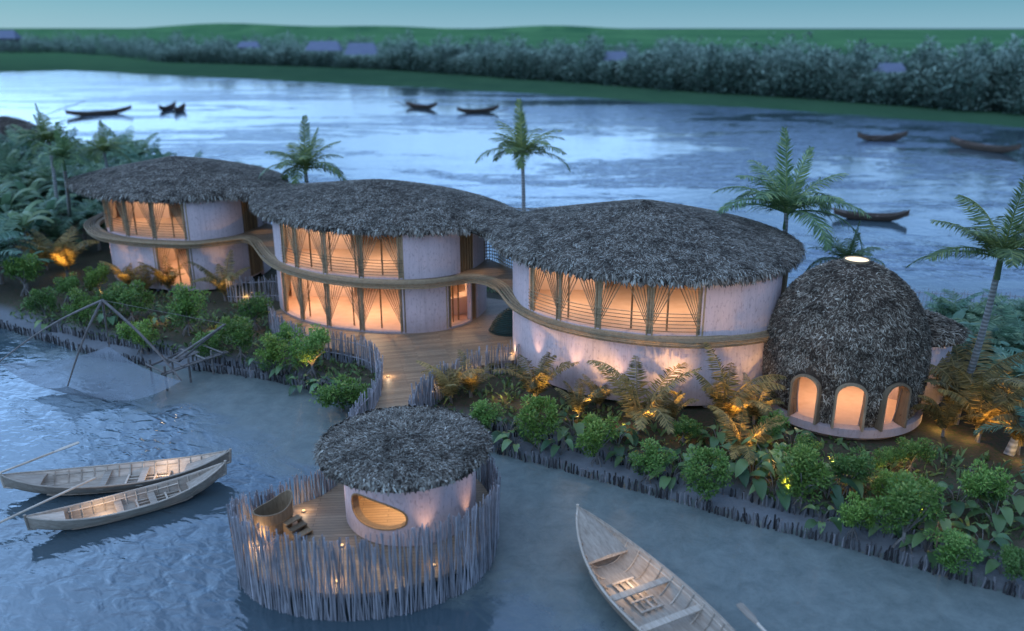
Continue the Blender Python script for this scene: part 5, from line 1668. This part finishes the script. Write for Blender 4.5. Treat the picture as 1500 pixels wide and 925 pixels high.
for k, (px, py, s, kind, lab) in enumerate([(1405, 545, 1.05, 0, 'teal fan of fronds just right of the round annexe'), (1450, 520, 1.05, 1, 'teal palm by the river fence behind the leaning trunk'), (1490, 545, 1.1, 2, 'teal palm at the right photo edge below the river fence'),
                                       (1420, 500, .9, 3, 'teal broad leaved plant by the river fence right of the annexe'), (1475, 490, 1.0, 0, 'small teal palm under the river fence near the right edge'), (1470, 585, 1.0, 4, 'dark broad leaved plant between the two leaning trunks'), (1510, 600, 1.1, 1, 'dark palm cut by the right photo edge'),
                                       (1530, 680, 1.0, 2, 'dark palm right of the last palm trunk at the photo edge'), (1400, 590, .8, 4, 'dark broad leaved plant behind the golden palm')]):
    x, y = at(px, py, .8)
    plant(JP, kind, (x, y, gz(x, y)), rng.uniform(0, 6.28), s * .8, lab)['group'] = 'teal plants behind the annexe'
r2 = np.random.default_rng(9)
for k in range(22):
    px, py = r2.uniform(1385, 1560), r2.uniform(478, 575)
    x, y = at(px, py, .8)
    if np.hypot(x - 18.75, y - 37) < 3.2: continue
    kd = int(r2.integers(0, 5))
    plant(JP, kd, (x, y, gz(x, y)), r2.uniform(0, 6.28), r2.uniform(.6, .95), 'feathery teal palm in the dense planting between the annexe and the river fence' if kd < 3 else 'broad leaved teal plant in the dense planting between the annexe and river fence')['group'] = 'teal plants behind the annexe'
# thatched house in the jungle
jx, jy = at(8, 190, 5.5)
jh = thing('thatched_house', 'grey thatched roof showing over the jungle at the left photo edge', 'house', (jx, jy, .5))
mb = MB(); a = np.linspace(0, 2 * PI, 25)[:-1]; cs2 = np.stack([np.cos(a), np.sin(a)], 1)
mb.loft([v3(cs2 * 4, 0), v3(cs2 * 4, 4.2)], closed=True); mb.build('wall', M['plaster'], jh)
dome_roof(jh, (jx, jy, .5), np.array([jx, jy]), 5.6, 4.6, 2.6, 12, p=1.4, l=(.6, 1.2))

# ground cover: low leaves between the plants
mb = MB()
m = 26000
X = rng.uniform(-32, 24, m); Y = rng.uniform(22, 56, m)
dI = sdist(INNER + BACK, X, Y)
ok = (dI > .2) & (dI < 7.5)
for pl_ in (PLAN_A, PLAN_B, PLAN_C): ok &= ~inside(pl_.p, X, Y)
ok &= ~inside(TER, X, Y) & (np.hypot(X - DC[0], Y - DC[1]) > 3.0)
den = np.sin(X * .9) * np.sin(Y * 1.1 + X * .4); ok &= den > -.6
X, Y = X[ok], Y[ok]; m = len(X)
t = rng.random(m) * 6.28
blades(mb, np.c_[X, Y, ground_h(X, Y)], np.c_[np.cos(t), np.sin(t), rng.uniform(.3, 1.4, m)], np.c_[rng.normal(0, .3, (m, 2)), np.ones(m)], rng.uniform(.15, .55, m), rng.uniform(.06, .18, m), .15, rng.random(m) * .7)
tag(mb.build('undergrowth', M['palm_leaf']), kind='stuff')

# garden spots that light the plants from below
YEL = (1.0, .62, .18)
for (px, py, w) in [(100, 398, 45), (150, 430, 35), (232, 470, 40), (310, 480, 30), (420, 478, 30), (735, 582, 40), (775, 590, 40), (915, 625, 60), (845, 610, 22), (1000, 640, 20), (1100, 655, 70), (1125, 690, 35), (1075, 640, 25),
                    (1378, 625, 90), (1420, 640, 60), (1310, 560 + 110, 40), (1290, 700, 30), (1495, 670, 50), (1240, 705, 30), (1390, 770, 20), (1330, 690, 25), (360, 440, 25)]:
    x, y = at(px, py, .7)
    point((x, y, gz(x, y) + .4), w * .30, YEL, .02)
for (px, py, w) in [(100, 405, 1.3), (188, 428, .5), (248, 430, .6), (330, 440, .5), (690, 582, .5), (785, 588, 1.1), (848, 600, .8), (876, 592, .6), (935, 628, 1.5), (980, 608, .8), (1065, 625, 1.1), (1100, 610, .6), (1082, 668, 1.5), (1400, 620, 2.4), (1432, 648, 1.2), (1462, 610, .8), (1490, 665, 1.0), (1120, 700, .8), (455, 540, .6), (1300, 735, .4), (1180, 680, .5)]:
    x, y = at(px, py, .5)
    spot((x + .3, y - 2.0, gz(x, y - 2.0) + 1.15), (x, y + .4, gz(x, y) + 2.0), w * 560, 62, 1.0, (1, .58, .16), .05)

# ------------------------------------------------------------------ render settings
scene.render.engine = 'CYCLES'
scene.cycles.use_denoising = True
try: scene.cycles.denoiser = 'OPENIMAGEDENOISE'
except Exception: pass
scene.cycles.max_bounces = 6; scene.cycles.diffuse_bounces = 3; scene.cycles.glossy_bounces = 3; scene.cycles.transparent_max_bounces = 8
scene.cycles.sample_clamp_indirect = 6.0
scene.cycles.use_light_tree = True
scene.view_settings.view_transform = 'Standard'; scene.view_settings.look = 'None'; scene.view_settings.exposure = 0; scene.view_settings.gamma = 1
